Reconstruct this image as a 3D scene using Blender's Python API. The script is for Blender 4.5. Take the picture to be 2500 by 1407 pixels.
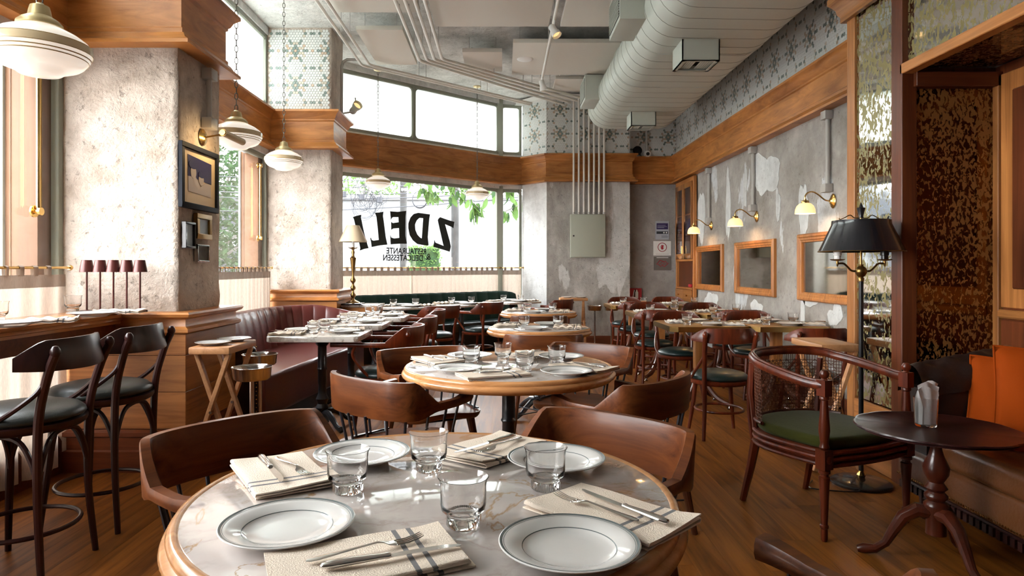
import bpy, bmesh, math, random
from mathutils import Vector, Matrix, noise
random.seed(7)
PI = math.pi
S = bpy.context.scene
for o in list(bpy.data.objects): bpy.data.objects.remove(o)
COL = S.collection
# ---------------------------------------------------------------- camera
F, CX, HY, CAMZ = 1600.0, 1228.0, 654.0, 1.28
cam = bpy.data.cameras.new('camera'); cam_ob = bpy.data.objects.new('camera', cam); COL.objects.link(cam_ob)
cam.sensor_width = 36.0; cam.lens = 36.0 * F / 2500.0
cam.shift_x = (1250.0 - CX) / 2500.0; cam.shift_y = -(703.5 - HY) / 2500.0
cam.clip_start = 0.05; cam.clip_end = 200
cam_ob.location = (0, 0, CAMZ); cam_ob.rotation_euler = (PI / 2, 0, 0)
S.camera = cam_ob
# ---------------------------------------------------------------- world and exposure
S.view_settings.view_transform = 'Standard'; S.view_settings.look = 'None'
S.view_settings.exposure = 0.1; S.view_settings.gamma = 1.0
S.view_settings.use_curve_mapping = False
SKY = 24.0
w = bpy.data.worlds.new('world'); S.world = w; w.use_nodes = True
wn = w.node_tree.nodes; wl = w.node_tree.links
bg = wn['Background']
tc = wn.new('ShaderNodeTexCoord'); sx = wn.new('ShaderNodeSeparateXYZ'); rp = wn.new('ShaderNodeValToRGB')
wl.new(tc.outputs['Generated'], sx.inputs[0]); wl.new(sx.outputs['Z'], rp.inputs['Fac'])
rp.color_ramp.elements[0].position = 0.0; rp.color_ramp.elements[0].color = (1.0, 0.985, 0.96, 1)
rp.color_ramp.elements[1].position = 0.6; rp.color_ramp.elements[1].color = (0.92, 0.96, 1.0, 1)
wl.new(rp.outputs['Color'], bg.inputs['Color']); bg.inputs['Strength'].default_value = SKY
# ---------------------------------------------------------------- helpers
def pix(px, py, z):
    Y = F * (CAMZ - z) / (py - HY); return Vector(((px - CX) * Y / F, Y, z))
def link(o, parent=None):
    COL.objects.link(o)
    if parent is not None: o.parent = parent
    return o
def thing(name, label, cat, loc=(0, 0, 0), rz=0.0, group=None):
    o = bpy.data.objects.new(name, None); o.empty_display_size = 0.1; COL.objects.link(o)
    o.location = loc; o.rotation_euler = (0, 0, rz); return tag(o, label, cat, group)
def tag(o, label=None, cat=None, group=None, kind=None):
    if label: o['label'] = label
    if cat: o['category'] = cat
    if group: o['group'] = group
    if kind: o['kind'] = kind
    return o
def copy_tree(o, parent=None):
    c = o.copy(); COL.objects.link(c); c.parent = parent
    for ch in list(o.children): copy_tree(ch, c)
    return c
class MB:
    def __init__(s): s.v = []; s.f = []; s.m = []; s.uv = None
    def add(s, vs, fs, mi=0):
        b = len(s.v); s.v += [tuple(p) for p in vs]; s.f += [tuple(b + i for i in f) for f in fs]; s.m += [mi] * len(fs); return s
    def box(s, x0, x1, y0, y1, z0, z1, mat=None, mi=0):
        vs = [Vector((x, y, z)) for x in (x0, x1) for y in (y0, y1) for z in (z0, z1)]
        if mat is not None: vs = [mat @ p for p in vs]
        return s.add(vs, [(0, 1, 3, 2), (4, 6, 7, 5), (0, 4, 5, 1), (2, 3, 7, 6), (0, 2, 6, 4), (1, 5, 7, 3)], mi)
    def beam(s, a, b, w_, h_, up=(0, 0, 1), mi=0):
        a = Vector(a); b = Vector(b); d = b - a; L = d.length; d.normalize(); up = Vector(up)
        x = up.cross(d)
        if x.length < 1e-4: x = Vector((1, 0, 0)).cross(d)
        x.normalize(); z = d.cross(x)
        M = Matrix((x, d, z)).transposed().to_4x4(); M.translation = a
        return s.box(-w_ / 2, w_ / 2, 0, L, -h_ / 2, h_ / 2, M, mi)
    def tube(s, pts, r, n=8, cap=True, mi=0, closed=False):
        pts = [Vector(p) for p in pts]; k = len(pts)
        rs = r if isinstance(r, (list, tuple)) else [r] * k
        rings = []; prev = None
        for i, p in enumerate(pts):
            if closed: t = pts[(i + 1) % k] - pts[i - 1]
            elif i == 0: t = pts[1] - p
            elif i == k - 1: t = p - pts[i - 1]
            else: t = (pts[i + 1] - p).normalized() + (p - pts[i - 1]).normalized()
            if t.length < 1e-6: t = Vector((0, 0, 1))
            t.normalize()
            if prev is None:
                prev = t.cross(Vector((0, 0, 1)))
                if prev.length < 1e-3: prev = t.cross(Vector((1, 0, 0)))
            prev = prev - t * prev.dot(t); prev.normalize(); b2 = t.cross(prev)
            rings.append([p + (prev * math.cos(2 * PI * j / n) + b2 * math.sin(2 * PI * j / n)) * rs[i] for j in range(n)])
        vs = [q for rg in rings for q in rg]; fs = []
        for i in range(k if closed else k - 1):
            i2 = (i + 1) % k
            for j in range(n):
                j2 = (j + 1) % n; fs.append((i * n + j, i * n + j2, i2 * n + j2, i2 * n + j))
        if cap and not closed:
            fs.append(tuple(range(n - 1, -1, -1))); fs.append(tuple((k - 1) * n + j for j in range(n)))
        return s.add(vs, fs, mi)
    def lathe(s, prof, c=(0, 0, 0), n=24, M=None, mi=0, cap=True, sq=None):
        c = Vector(c); vs = []; k = len(prof)
        for (r, z) in prof:
            for j in range(n):
                a = 2 * PI * j / n; q = 1.0 if sq is None else sq(a)
                p = Vector((r * q * math.cos(a), r * q * math.sin(a), z))
                vs.append((M @ p if M is not None else p) + c)
        fs = [(i * n + j, i * n + (j + 1) % n, (i + 1) * n + (j + 1) % n, (i + 1) * n + j) for i in range(k - 1) for j in range(n)]
        if cap:
            if prof[0][0] > 1e-5: fs.append(tuple(range(n - 1, -1, -1)))
            if prof[-1][0] > 1e-5: fs.append(tuple((k - 1) * n + j for j in range(n)))
        return s.add(vs, fs, mi)
    def sweep(s, prof, path, closed=False, mi=0, endcap=True):
        # prof: (out, z) ; path: xy points, 'out' is to the right of travel
        P = [Vector((p[0], p[1])) for p in path]; k = len(P); n = len(prof); vs = []
        for i in range(k):
            d1 = (P[i] - P[i - 1]).normalized() if (i > 0 or closed) else None
            d2 = (P[(i + 1) % k] - P[i]).normalized() if (i < k - 1 or closed) else None
            if d1 is None: d1 = d2
            if d2 is None: d2 = d1
            n1 = Vector((d1.y, -d1.x)); n2 = Vector((d2.y, -d2.x)); m = n1 + n2
            m = m / max(0.2, m.dot(n1)) if m.length > 1e-4 else n1
            for (o_, z) in prof: vs.append((P[i].x + m.x * o_, P[i].y + m.y * o_, z))
        fs = []
        for i in range(k if closed else k - 1):
            i2 = (i + 1) % k
            for j in range(n):
                j2 = (j + 1) % n; fs.append((i * n + j, i2 * n + j, i2 * n + j2, i * n + j2))
        if not closed and endcap:
            fs.append(tuple(range(n))); fs.append(tuple((k - 1) * n + j for j in range(n - 1, -1, -1)))
        return s.add(vs, fs, mi)
    def ribbon(s, pts, hb, ht, th, lean=None, mi=0):
        # plan path pts (x,y); bottom / top heights ; thickness ; rounded cross-section
        k = len(pts); P = [Vector((p[0], p[1])) for p in pts]; vs = []
        cs = [(-.5, .12), (-.38, 0), (.38, 0), (.5, .12), (.5, .88), (.38, 1), (-.38, 1), (-.5, .88)]
        for i in range(k):
            t = (P[min(i + 1, k - 1)] - P[max(i - 1, 0)]).normalized(); nn = Vector((t.y, -t.x))
            b = hb[i]; h = ht[i] - b; tt = th[i] if isinstance(th, (list, tuple)) else th; ln = 0 if lean is None else lean
            for (u, v) in cs:
                e = min(tt * .28, h * .3); z = b + (0 if v == 0 else h if v == 1 else (e if v < .5 else h - e))
                q = P[i] + nn * (u * tt + ln * (z - hb[i])); vs.append((q.x, q.y, z))
        n = 8; fs = [(i * n + j, (i + 1) * n + j, (i + 1) * n + (j + 1) % n, i * n + (j + 1) % n) for i in range(k - 1) for j in range(n)]
        fs.append(tuple(range(n))); fs.append(tuple((k - 1) * n + j for j in range(n - 1, -1, -1)))
        return s.add(vs, fs, mi)
    def poly(s, pts, z0, z1, mi=0):
        n = len(pts); vs = [(x, y, z0) for x, y in pts] + [(x, y, z1) for x, y in pts]
        fs = [tuple(range(n - 1, -1, -1)), tuple(range(n, 2 * n))] + [(i, (i + 1) % n, n + (i + 1) % n, n + i) for i in range(n)]
        return s.add(vs, fs, mi)
    def grid(s, fn, nu, nv, mi=0):
        vs = [fn(i / nu, j / nv) for i in range(nu + 1) for j in range(nv + 1)]
        return s.add(vs, [(i * (nv + 1) + j, (i + 1) * (nv + 1) + j, (i + 1) * (nv + 1) + j + 1, i * (nv + 1) + j + 1) for i in range(nu) for j in range(nv)], mi)
    def mesh(s, name, mats, bevel=0, smooth=True, ang=35, segs=2):
        me = bpy.data.meshes.new(name); me.from_pydata(s.v, [], s.f)
        for m in (mats if isinstance(mats, (list, tuple)) else [mats]): me.materials.append(m)
        if any(s.m): me.polygons.foreach_set('material_index', s.m)
        bm = bmesh.new(); bm.from_mesh(me)
        bmesh.ops.remove_doubles(bm, verts=bm.verts, dist=1e-5)
        bmesh.ops.recalc_face_normals(bm, faces=bm.faces)
        if bevel:
            es = [e for e in bm.edges if len(e.link_faces) == 2 and e.calc_face_angle(0) > math.radians(40)]
            bmesh.ops.bevel(bm, geom=es, offset=bevel, segments=segs, affect='EDGES', profile=0.5, clamp_overlap=True)
        bm.to_mesh(me); bm.free()
        if smooth:
            me.polygons.foreach_set('use_smooth', [True] * len(me.polygons))
            me.set_sharp_from_angle(angle=math.radians(ang))
        me.update(); return me
    def build(s, name, mats, parent=None, bevel=0, smooth=True, ang=35, loc=None, rz=0, segs=2):
        o = bpy.data.objects.new(name, s.mesh(name, mats, bevel, smooth, ang, segs)); link(o, parent)
        if loc is not None: o.location = loc
        if rz: o.rotation_euler = (0, 0, rz)
        return o
def subd(o, lv=1):
    m = o.modifiers.new('subdivision', 'SUBSURF'); m.levels = lv; m.render_levels = lv; return o
def struct(o, label=None):
    o['kind'] = 'structure'
    if label: o['label'] = label
    return o
def bez(pts, n=8):
    # Catmull-Rom through points
    pts = [Vector(p) for p in pts]; out = []
    for i in range(len(pts) - 1):
        p0 = pts[max(i - 1, 0)]; p1 = pts[i]; p2 = pts[i + 1]; p3 = pts[min(i + 2, len(pts) - 1)]
        for j in range(n):
            t = j / n; out.append(0.5 * ((2 * p1) + (p2 - p0) * t + (2 * p0 - 5 * p1 + 4 * p2 - p3) * t * t + (3 * p1 - p0 - 3 * p2 + p3) * t ** 3))
    out.append(pts[-1]); return out
def circ(r, z, n=32, c=(0, 0)): return [(c[0] + r * math.cos(2 * PI * i / n), c[1] + r * math.sin(2 * PI * i / n), z) for i in range(n)]
# ---------------------------------------------------------------- materials
def mk(name):
    m = bpy.data.materials.new(name); m.use_nodes = True; nt = m.node_tree; return m, nt, nt.nodes['Principled BSDF']
def plain(name, col, rough=.5, metal=0, coat=0, spec=.5, bump=0, bscale=80, trans=0, ior=1.45, sheen=0, emit=None, es=0):
    m, nt, b = mk(name); b.inputs['Base Color'].default_value = (*col, 1); b.inputs['Roughness'].default_value = rough
    b.inputs['Metallic'].default_value = metal; b.inputs['Coat Weight'].default_value = coat; b.inputs['Coat Roughness'].default_value = .08
    b.inputs['Specular IOR Level'].default_value = spec; b.inputs['Transmission Weight'].default_value = trans; b.inputs['IOR'].default_value = ior
    b.inputs['Sheen Weight'].default_value = sheen
    if emit: b.inputs['Emission Color'].default_value = (*emit, 1); b.inputs['Emission Strength'].default_value = es
    # small procedural variation
    t = nt.nodes.new('ShaderNodeTexCoord'); n = nt.nodes.new('ShaderNodeTexNoise'); n.inputs['Scale'].default_value = bscale; n.inputs['Detail'].default_value = 3
    nt.links.new(t.outputs['Object'], n.inputs['Vector'])
    mp = nt.nodes.new('ShaderNodeMapRange'); mp.inputs['To Min'].default_value = max(.01, rough - .05); mp.inputs['To Max'].default_value = min(1, rough + .05)
    nt.links.new(n.outputs['Fac'], mp.inputs['Value']); nt.links.new(mp.outputs[0], b.inputs['Roughness'])
    if bump:
        bp = nt.nodes.new('ShaderNodeBump'); bp.inputs['Strength'].default_value = bump; bp.inputs['Distance'].default_value = .01
        nt.links.new(n.outputs['Fac'], bp.inputs['Height']); nt.links.new(bp.outputs[0], b.inputs['Normal'])
    return m
def ramp(nt, stops):
    r = nt.nodes.new('ShaderNodeValToRGB'); e = r.color_ramp.elements
    while len(e) > 1: e.remove(e[-1])
    e[0].position = stops[0][0]; e[0].color = (*stops[0][1], 1)
    for p, c in stops[1:]:
        x = e.new(p); x.color = (*c, 1)
    return r
def wood(name, dark, light, axis=0, scale=6, rough=.35, coat=0.0, rnd=.25, stretch=9, bump=.08):
    m, nt, b = mk(name); L = nt.links; N = nt.nodes
    t = N.new('ShaderNodeTexCoord'); oi = N.new('ShaderNodeObjectInfo')
    mp = N.new('ShaderNodeMapping'); sc = [scale * stretch / 3] * 3
    for ax_ in ((0, 1) if axis == 'h' else (axis,)): sc[ax_] = scale / stretch * 1.6
    mp.inputs['Scale'].default_value = sc
    add = N.new('ShaderNodeVectorMath'); add.operation = 'ADD'; sc2 = N.new('ShaderNodeVectorMath'); sc2.operation = 'SCALE'; sc2.inputs['Scale'].default_value = 37
    cb = N.new('ShaderNodeCombineXYZ')
    for k in range(3): L.new(oi.outputs['Random'], cb.inputs[k])
    L.new(cb.outputs[0], sc2.inputs[0]); L.new(t.outputs['Object'], add.inputs[0]); L.new(sc2.outputs[0], add.inputs[1]); L.new(add.outputs[0], mp.inputs['Vector'])
    n1 = N.new('ShaderNodeTexNoise'); n1.inputs['Scale'].default_value = 1.0; n1.inputs['Detail'].default_value = 6; n1.inputs['Distortion'].default_value = 1.2; n1.inputs['Roughness'].default_value = .62
    L.new(mp.outputs[0], n1.inputs['Vector'])
    n2 = N.new('ShaderNodeTexNoise'); n2.inputs['Scale'].default_value = 1.6; n2.inputs['Detail'].default_value = 2; L.new(add.outputs[0], n2.inputs['Vector'])
    mid = tuple((a + c) / 2 for a, c in zip(dark, light))
    r = ramp(nt, [(.30, dark), (.47, mid), (.66, light)]); L.new(n1.outputs['Fac'], r.inputs['Fac'])
    hs = N.new('ShaderNodeHueSaturation'); L.new(r.outputs[0], hs.inputs['Color'])
    ma = N.new('ShaderNodeMapRange'); ma.inputs['To Min'].default_value = 1 - rnd; ma.inputs['To Max'].default_value = 1 + rnd; L.new(oi.outputs['Random'], ma.inputs['Value'])
    mb = N.new('ShaderNodeMapRange'); mb.inputs['From Min'].default_value = .3; mb.inputs['From Max'].default_value = .7; mb.inputs['To Min'].default_value = .8; mb.inputs['To Max'].default_value = 1.15; L.new(n2.outputs['Fac'], mb.inputs['Value'])
    mu = N.new('ShaderNodeMath'); mu.operation = 'MULTIPLY'; L.new(ma.outputs[0], mu.inputs[0]); L.new(mb.outputs[0], mu.inputs[1]); L.new(mu.outputs[0], hs.inputs['Value'])
    L.new(hs.outputs[0], b.inputs['Base Color']); b.inputs['Roughness'].default_value = rough; b.inputs['Specular IOR Level'].default_value = .36; b.inputs['Coat Weight'].default_value = coat; b.inputs['Coat Roughness'].default_value = .12
    bp = N.new('ShaderNodeBump'); bp.inputs['Strength'].default_value = bump; bp.inputs['Distance'].default_value = .004; L.new(n1.outputs['Fac'], bp.inputs['Height']); L.new(bp.outputs[0], b.inputs['Normal'])
    return m
def concrete(name, cols, scale=2.2, bump=.5, patch=None, rough=.9, fine=40, streak=0, pth=(.60, .64)):
    m, nt, b = mk(name); L = nt.links; N = nt.nodes; t = N.new('ShaderNodeTexCoord')
    mp = N.new('ShaderNodeMapping'); mp.inputs['Scale'].default_value = (1, 1, 1 if not streak else streak); L.new(t.outputs['Object'], mp.inputs['Vector'])
    n1 = N.new('ShaderNodeTexNoise'); n1.inputs['Scale'].default_value = scale; n1.inputs['Detail'].default_value = 8; n1.inputs['Roughness'].default_value = .65; L.new(mp.outputs[0], n1.inputs['Vector'])
    r = ramp(nt, [(.28, cols[0]), (.48, cols[1]), (.68, cols[2])]); L.new(n1.outputs['Fac'], r.inputs['Fac'])
    n2 = N.new('ShaderNodeTexNoise'); n2.inputs['Scale'].default_value = fine; n2.inputs['Detail'].default_value = 5; L.new(t.outputs['Object'], n2.inputs['Vector'])
    n3 = N.new('ShaderNodeTexNoise'); n3.inputs['Scale'].default_value = 7; n3.inputs['Detail'].default_value = 7; n3.inputs['Roughness'].default_value = .7; n3.inputs['Distortion'].default_value = .4; L.new(t.outputs['Object'], n3.inputs['Vector'])
    out = r.outputs[0]
    if patch:
        mp2 = N.new('ShaderNodeMapping'); mp2.inputs['Scale'].default_value = (1, 1, .45); mp2.inputs['Location'].default_value = (3.1, 1.7, .4); L.new(t.outputs['Object'], mp2.inputs['Vector'])
        n4 = N.new('ShaderNodeTexNoise'); n4.inputs['Scale'].default_value = 1.5; n4.inputs['Detail'].default_value = 9; n4.inputs['Roughness'].default_value = .55; n4.inputs['Distortion'].default_value = .3; L.new(mp2.outputs[0], n4.inputs['Vector'])
        r2 = ramp(nt, [(pth[0], (0, 0, 0)), (pth[1] if pth[1] > pth[0] else pth[0] + .01, (1, 1, 1))]); L.new(n4.outputs['Fac'], r2.inputs['Fac'])
        mx = N.new('ShaderNodeMix'); mx.data_type = 'RGBA'; L.new(r2.outputs[0], mx.inputs[0]); L.new(out, mx.inputs[6]); mx.inputs[7].default_value = (*patch, 1); out = mx.outputs[2]
    # speckle of chipped spots
    v = N.new('ShaderNodeTexVoronoi'); v.inputs['Scale'].default_value = 16; L.new(t.outputs['Object'], v.inputs['Vector'])
    np_ = N.new('ShaderNodeTexNoise'); np_.inputs['Scale'].default_value = 21; np_.inputs['Detail'].default_value = 6; np_.inputs['Roughness'].default_value = .7; L.new(t.outputs['Object'], np_.inputs['Vector'])
    pr_ = N.new('ShaderNodeMapRange'); pr_.inputs['From Min'].default_value = .60; pr_.inputs['From Max'].default_value = .68; pr_.inputs['To Min'].default_value = 1.0; pr_.inputs['To Max'].default_value = .66; L.new(np_.outputs['Fac'], pr_.inputs['Value'])
    hv = N.new('ShaderNodeHueSaturation'); mr = N.new('ShaderNodeMapRange'); mr.inputs['From Min'].default_value = .3; mr.inputs['From Max'].default_value = .7; mr.inputs['To Min'].default_value = .82; mr.inputs['To Max'].default_value = 1.12
    L.new(n3.outputs['Fac'], mr.inputs['Value']); mm_ = N.new('ShaderNodeMath'); mm_.operation = 'MULTIPLY'; L.new(mr.outputs[0], mm_.inputs[0]); L.new(pr_.outputs[0], mm_.inputs[1]); L.new(mm_.outputs[0], hv.inputs['Value']); L.new(out, hv.inputs['Color'])
    L.new(hv.outputs[0], b.inputs['Base Color']); b.inputs['Roughness'].default_value = rough; b.inputs['Specular IOR Level'].default_value = .2
    ad = N.new('ShaderNodeMath'); ad.operation = 'MULTIPLY_ADD'; L.new(n2.outputs['Fac'], ad.inputs[0]); ad.inputs[1].default_value = .35; ad2 = N.new('ShaderNodeMath'); ad2.operation = 'MULTIPLY_ADD'; ad2.inputs[1].default_value = .5; L.new(pr_.outputs[0], ad2.inputs[0]); L.new(n3.outputs['Fac'], ad2.inputs[2]); L.new(ad2.outputs[0], ad.inputs[2])
    bp = N.new('ShaderNodeBump'); bp.inputs['Strength'].default_value = bump; bp.inputs['Distance'].default_value = .03; L.new(ad.outputs[0], bp.inputs['Height']); L.new(bp.outputs[0], b.inputs['Normal'])
    return m
def marble(name, base, vein, gold, scale=2.4, rough=.06, lo=.012):
    m, nt, b = mk(name); L = nt.links; N = nt.nodes; t = N.new('ShaderNodeTexCoord')
    n0 = N.new('ShaderNodeTexNoise'); n0.inputs['Scale'].default_value = scale; n0.inputs['Detail'].default_value = 5; L.new(t.outputs['Object'], n0.inputs['Vector'])
    mx = N.new('ShaderNodeVectorMath'); mx.operation = 'MULTIPLY_ADD'; L.new(n0.outputs['Color'], mx.inputs[0]); mx.inputs[1].default_value = (1.1, 1.1, 1.1); L.new(t.outputs['Object'], mx.inputs[2])
    n1 = N.new('ShaderNodeTexNoise'); n1.inputs['Scale'].default_value = scale * .9; n1.inputs['Detail'].default_value = 7; n1.inputs['Roughness'].default_value = .6; L.new(mx.outputs[0], n1.inputs['Vector'])
    s = N.new('ShaderNodeMath'); s.operation = 'SUBTRACT'; s.inputs[1].default_value = .5; L.new(n1.outputs['Fac'], s.inputs[0])
    a = N.new('ShaderNodeMath'); a.operation = 'ABSOLUTE'; L.new(s.outputs[0], a.inputs[0])
    r = ramp(nt, [(0.0, vein), (lo, tuple((x + y) / 2 for x, y in zip(vein, base))), (.06, base)]); L.new(a.outputs[0], r.inputs['Fac'])
    n2 = N.new('ShaderNodeTexNoise'); n2.inputs['Scale'].default_value = scale * 1.3; n2.inputs['Detail'].default_value = 6; n2.inputs['Distortion'].default_value = 1.5; L.new(t.outputs['Object'], n2.inputs['Vector'])
    s2 = N.new('ShaderNodeMath'); s2.operation = 'SUBTRACT'; s2.inputs[1].default_value = .57; L.new(n2.outputs['Fac'], s2.inputs[0]); a2 = N.new('ShaderNodeMath'); a2.operation = 'ABSOLUTE'; L.new(s2.outputs[0], a2.inputs[0])
    r2 = ramp(nt, [(0.0, (1, 1, 1)), (.012, (0, 0, 0))]); L.new(a2.outputs[0], r2.inputs['Fac'])
    mm = N.new('ShaderNodeMix'); mm.data_type = 'RGBA'; L.new(r2.outputs[0], mm.inputs[0]); L.new(r.outputs[0], mm.inputs[6]); mm.inputs[7].default_value = (*gold, 1)
    n3 = N.new('ShaderNodeTexNoise'); n3.inputs['Scale'].default_value = scale * 2; n3.inputs['Detail'].default_value = 4; L.new(t.outputs['Object'], n3.inputs['Vector'])
    mr = N.new('ShaderNodeMapRange'); mr.inputs['From Min'].default_value = .3; mr.inputs['From Max'].default_value = .7; mr.inputs['To Min'].default_value = .80; mr.inputs['To Max'].default_value = 1.08; L.new(n3.outputs['Fac'], mr.inputs['Value'])
    hs = N.new('ShaderNodeHueSaturation'); L.new(mr.outputs[0], hs.inputs['Value']); L.new(mm.outputs[2], hs.inputs['Color']); L.new(hs.outputs[0], b.inputs['Base Color'])
    b.inputs['Roughness'].default_value = rough; b.inputs['Specular IOR Level'].default_value = .8; b.inputs['Coat Weight'].default_value = .5; b.inputs['Coat Roughness'].default_value = .03
    return m
def antique(name, tint, spot, th=.52, sc=14, spr=.35):
    m, nt, b = mk(name); L = nt.links; N = nt.nodes; t = N.new('ShaderNodeTexCoord')
    mp = N.new('ShaderNodeMapping'); mp.inputs['Scale'].default_value = (1, 1, .6); L.new(t.outputs['Object'], mp.inputs['Vector'])
    n = N.new('ShaderNodeTexNoise'); n.inputs['Scale'].default_value = sc; n.inputs['Detail'].default_value = 4; n.inputs['Distortion'].default_value = .8; L.new(mp.outputs[0], n.inputs['Vector'])
    nb = N.new('ShaderNodeTexNoise'); nb.inputs['Scale'].default_value = 1.5; L.new(t.outputs['Object'], nb.inputs['Vector'])
    ad = N.new('ShaderNodeMath'); ad.operation = 'MULTIPLY_ADD'; L.new(nb.outputs['Fac'], ad.inputs[0]); ad.inputs[1].default_value = .35; L.new(n.outputs['Fac'], ad.inputs[2])
    r = ramp(nt, [(th + .155, (0, 0, 0)), (th + .175, (1, 1, 1))]); L.new(ad.outputs[0], r.inputs['Fac'])
    mx = N.new('ShaderNodeMix'); mx.data_type = 'RGBA'; L.new(r.outputs[0], mx.inputs[0]); mx.inputs[6].default_value = (*tint, 1); mx.inputs[7].default_value = (*spot, 1); L.new(mx.outputs[2], b.inputs['Base Color'])
    inv = N.new('ShaderNodeMapRange'); inv.inputs['To Min'].default_value = 1.0; inv.inputs['To Max'].default_value = .35; L.new(r.outputs[0], inv.inputs['Value']); L.new(inv.outputs[0], b.inputs['Metallic'])
    ro = N.new('ShaderNodeMapRange'); ro.inputs['To Min'].default_value = .04; ro.inputs['To Max'].default_value = spr; L.new(r.outputs[0], ro.inputs['Value']); L.new(ro.outputs[0], b.inputs['Roughness'])
    return m
def pane_mat(name, tint=(1, 1, 1)):
    m = bpy.data.materials.new(name); m.use_nodes = True; nt = m.node_tree; N = nt.nodes; L = nt.links; N.clear()
    o = N.new('ShaderNodeOutputMaterial'); tr = N.new('ShaderNodeBsdfTransparent'); gl = N.new('ShaderNodeBsdfGlossy'); gl.inputs['Roughness'].default_value = .02
    tr.inputs[0].default_value = (*tint, 1); fr = N.new('ShaderNodeFresnel'); ge = N.new('ShaderNodeNewGeometry'); mr = N.new('ShaderNodeMapRange'); mr.inputs['To Min'].default_value = 1.5; mr.inputs['To Max'].default_value = 1 / 1.5; L.new(ge.outputs['Backfacing'], mr.inputs['Value']); L.new(mr.outputs[0], fr.inputs['IOR']); mx = N.new('ShaderNodeMixShader')
    L.new(fr.outputs[0], mx.inputs[0]); L.new(tr.outputs[0], mx.inputs[1]); L.new(gl.outputs[0], mx.inputs[2]); L.new(mx.outputs[0], o.inputs[0]); return m
def sheer(name, col, t_amt=.12, tl=.5, weave=True, scale=400):
    m = bpy.data.materials.new(name); m.use_nodes = True; nt = m.node_tree; N = nt.nodes; L = nt.links; N.clear()
    o = N.new('ShaderNodeOutputMaterial'); d = N.new('ShaderNodeBsdfDiffuse'); tl_ = N.new('ShaderNodeBsdfTranslucent'); tr = N.new('ShaderNodeBsdfTransparent')
    t = N.new('ShaderNodeTexCoord'); n = N.new('ShaderNodeTexNoise'); mp = N.new('ShaderNodeMapping'); mp.inputs['Scale'].default_value = (scale, scale, scale / 12)
    L.new(t.outputs['Object'], mp.inputs[0]); L.new(mp.outputs[0], n.inputs['Vector']); n.inputs['Scale'].default_value = 1; n.inputs['Detail'].default_value = 2
    r = ramp(nt, [(.3, tuple(c * .78 for c in col)), (.7, col)]); L.new(n.outputs['Fac'], r.inputs['Fac'])
    for x in (d, tl_): L.new(r.outputs[0], x.inputs[0])
    m1 = N.new('ShaderNodeMixShader'); m1.inputs[0].default_value = tl; m2 = N.new('ShaderNodeMixShader'); m2.inputs[0].default_value = t_amt
    L.new(d.outputs[0], m1.inputs[1]); L.new(tl_.outputs[0], m1.inputs[2]); L.new(m1.outputs[0], m2.inputs[1]); L.new(tr.outputs[0], m2.inputs[2]); L.new(m2.outputs[0], o.inputs[0]); return m
M = {}
M['oakx'] = wood('orange_oak_x', (.22, .075, .018), (.46, .19, .055), 0, rough=.38)
M['oaky'] = wood('orange_oak_y', (.22, .075, .018), (.46, .19, .055), 1, rough=.38)
M['oakz'] = wood('orange_oak_z', (.22, .075, .018), (.46, .19, .055), 2, rough=.38)
M['oakh'] = wood('orange_oak_h', (.26, .088, .018), (.50, .205, .055), 'h', rough=.38, stretch=5)
M['redh'] = wood('red_brown_wood_h', (.075, .018, .007), (.16, .042, .014), 'h', rough=.35)
M['oakj'] = wood('sunlit_jamb_wood', (.088, .034, .010), (.115, .050, .017), 2, rough=.6)
M['redz'] = wood('red_brown_wood', (.075, .018, .007), (.16, .042, .014), 2, rough=.35)
M['redx'] = wood('red_brown_wood_x', (.075, .018, .007), (.16, .042, .014), 0, rough=.35)
M['cap'] = wood('captain_walnut', (.045, .011, .004), (.15, .044, .012), 0, rough=.36, coat=.10, scale=5, bump=.04)
M['cap'].node_tree.nodes['Principled BSDF'].inputs['Specular IOR Level'].default_value = .22
M['cap_z'] = wood('captain_walnut_z', (.05, .014, .006), (.11, .032, .012), 2, rough=.3, coat=.2)
M['maho'] = wood('mahogany_stain', (.042, .006, .002), (.150, .024, .006), 2, rough=.34, coat=.12, bump=.03)
M['mahod'] = wood('dark_mahogany', (.020, .004, .002), (.070, .013, .005), 2, rough=.28, coat=.2, bump=.03)
M['espr'] = wood('espresso_stain', (.012, .003, .003), (.034, .008, .006), 2, rough=.34, coat=.1, bump=.03)
M['trayx'] = wood('tray_beech', (.34, .15, .06), (.50, .25, .11), 1, rough=.42)
M['counter'] = wood('counter_wood', (.36, .15, .055), (.56, .28, .12), 1, rough=.22, coat=.3)
M['rim'] = wood('rim_beech', (.36, .15, .05), (.52, .25, .10), 0, rough=.25, coat=.3)
M['floor'] = wood('floor_plank_wood', (.085, .022, .003), (.29, .098, .016), 1, scale=6, rough=.42, rnd=.14, stretch=6, coat=.0)
M['floor'].node_tree.nodes['Principled BSDF'].inputs['Specular IOR Level'].default_value = .16
M['tabtop'] = wood('table_oak', (.20, .095, .03), (.36, .19, .07), 0, rough=.35)
M['black'] = plain('black_iron', (.012, .012, .014), .38, .2, .3)
M['blackpaint'] = plain('black_lacquer', (.010, .010, .013), .25, 0, .6)
M['spindle'] = plain('spindle_black', (.012, .013, .018), .35, 0, .3)
M['brass'] = plain('brass', (.62, .40, .14), .22, 1)
M['agedbrass'] = plain('aged_brass', (.30, .18, .06), .35, 1)
M['dullbrass'] = plain('brushed_brass', (.55, .44, .24), .4, .75)
M['steel'] = plain('steel', (.62, .60, .58), .16, 1)
M['chrome'] = plain('cutlery_steel', (.72, .70, .68), .13, 1)
M['chain'] = plain('chain_metal', (.16, .15, .13), .4, .7)
M['greenl'] = plain('green_leather', (.006, .018, .018), .34, 0, .1, bump=.1, bscale=220)
M['olive'] = plain('olive_leather', (.016, .018, .014), .42, 0, .05, bump=.1, bscale=220)
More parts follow.
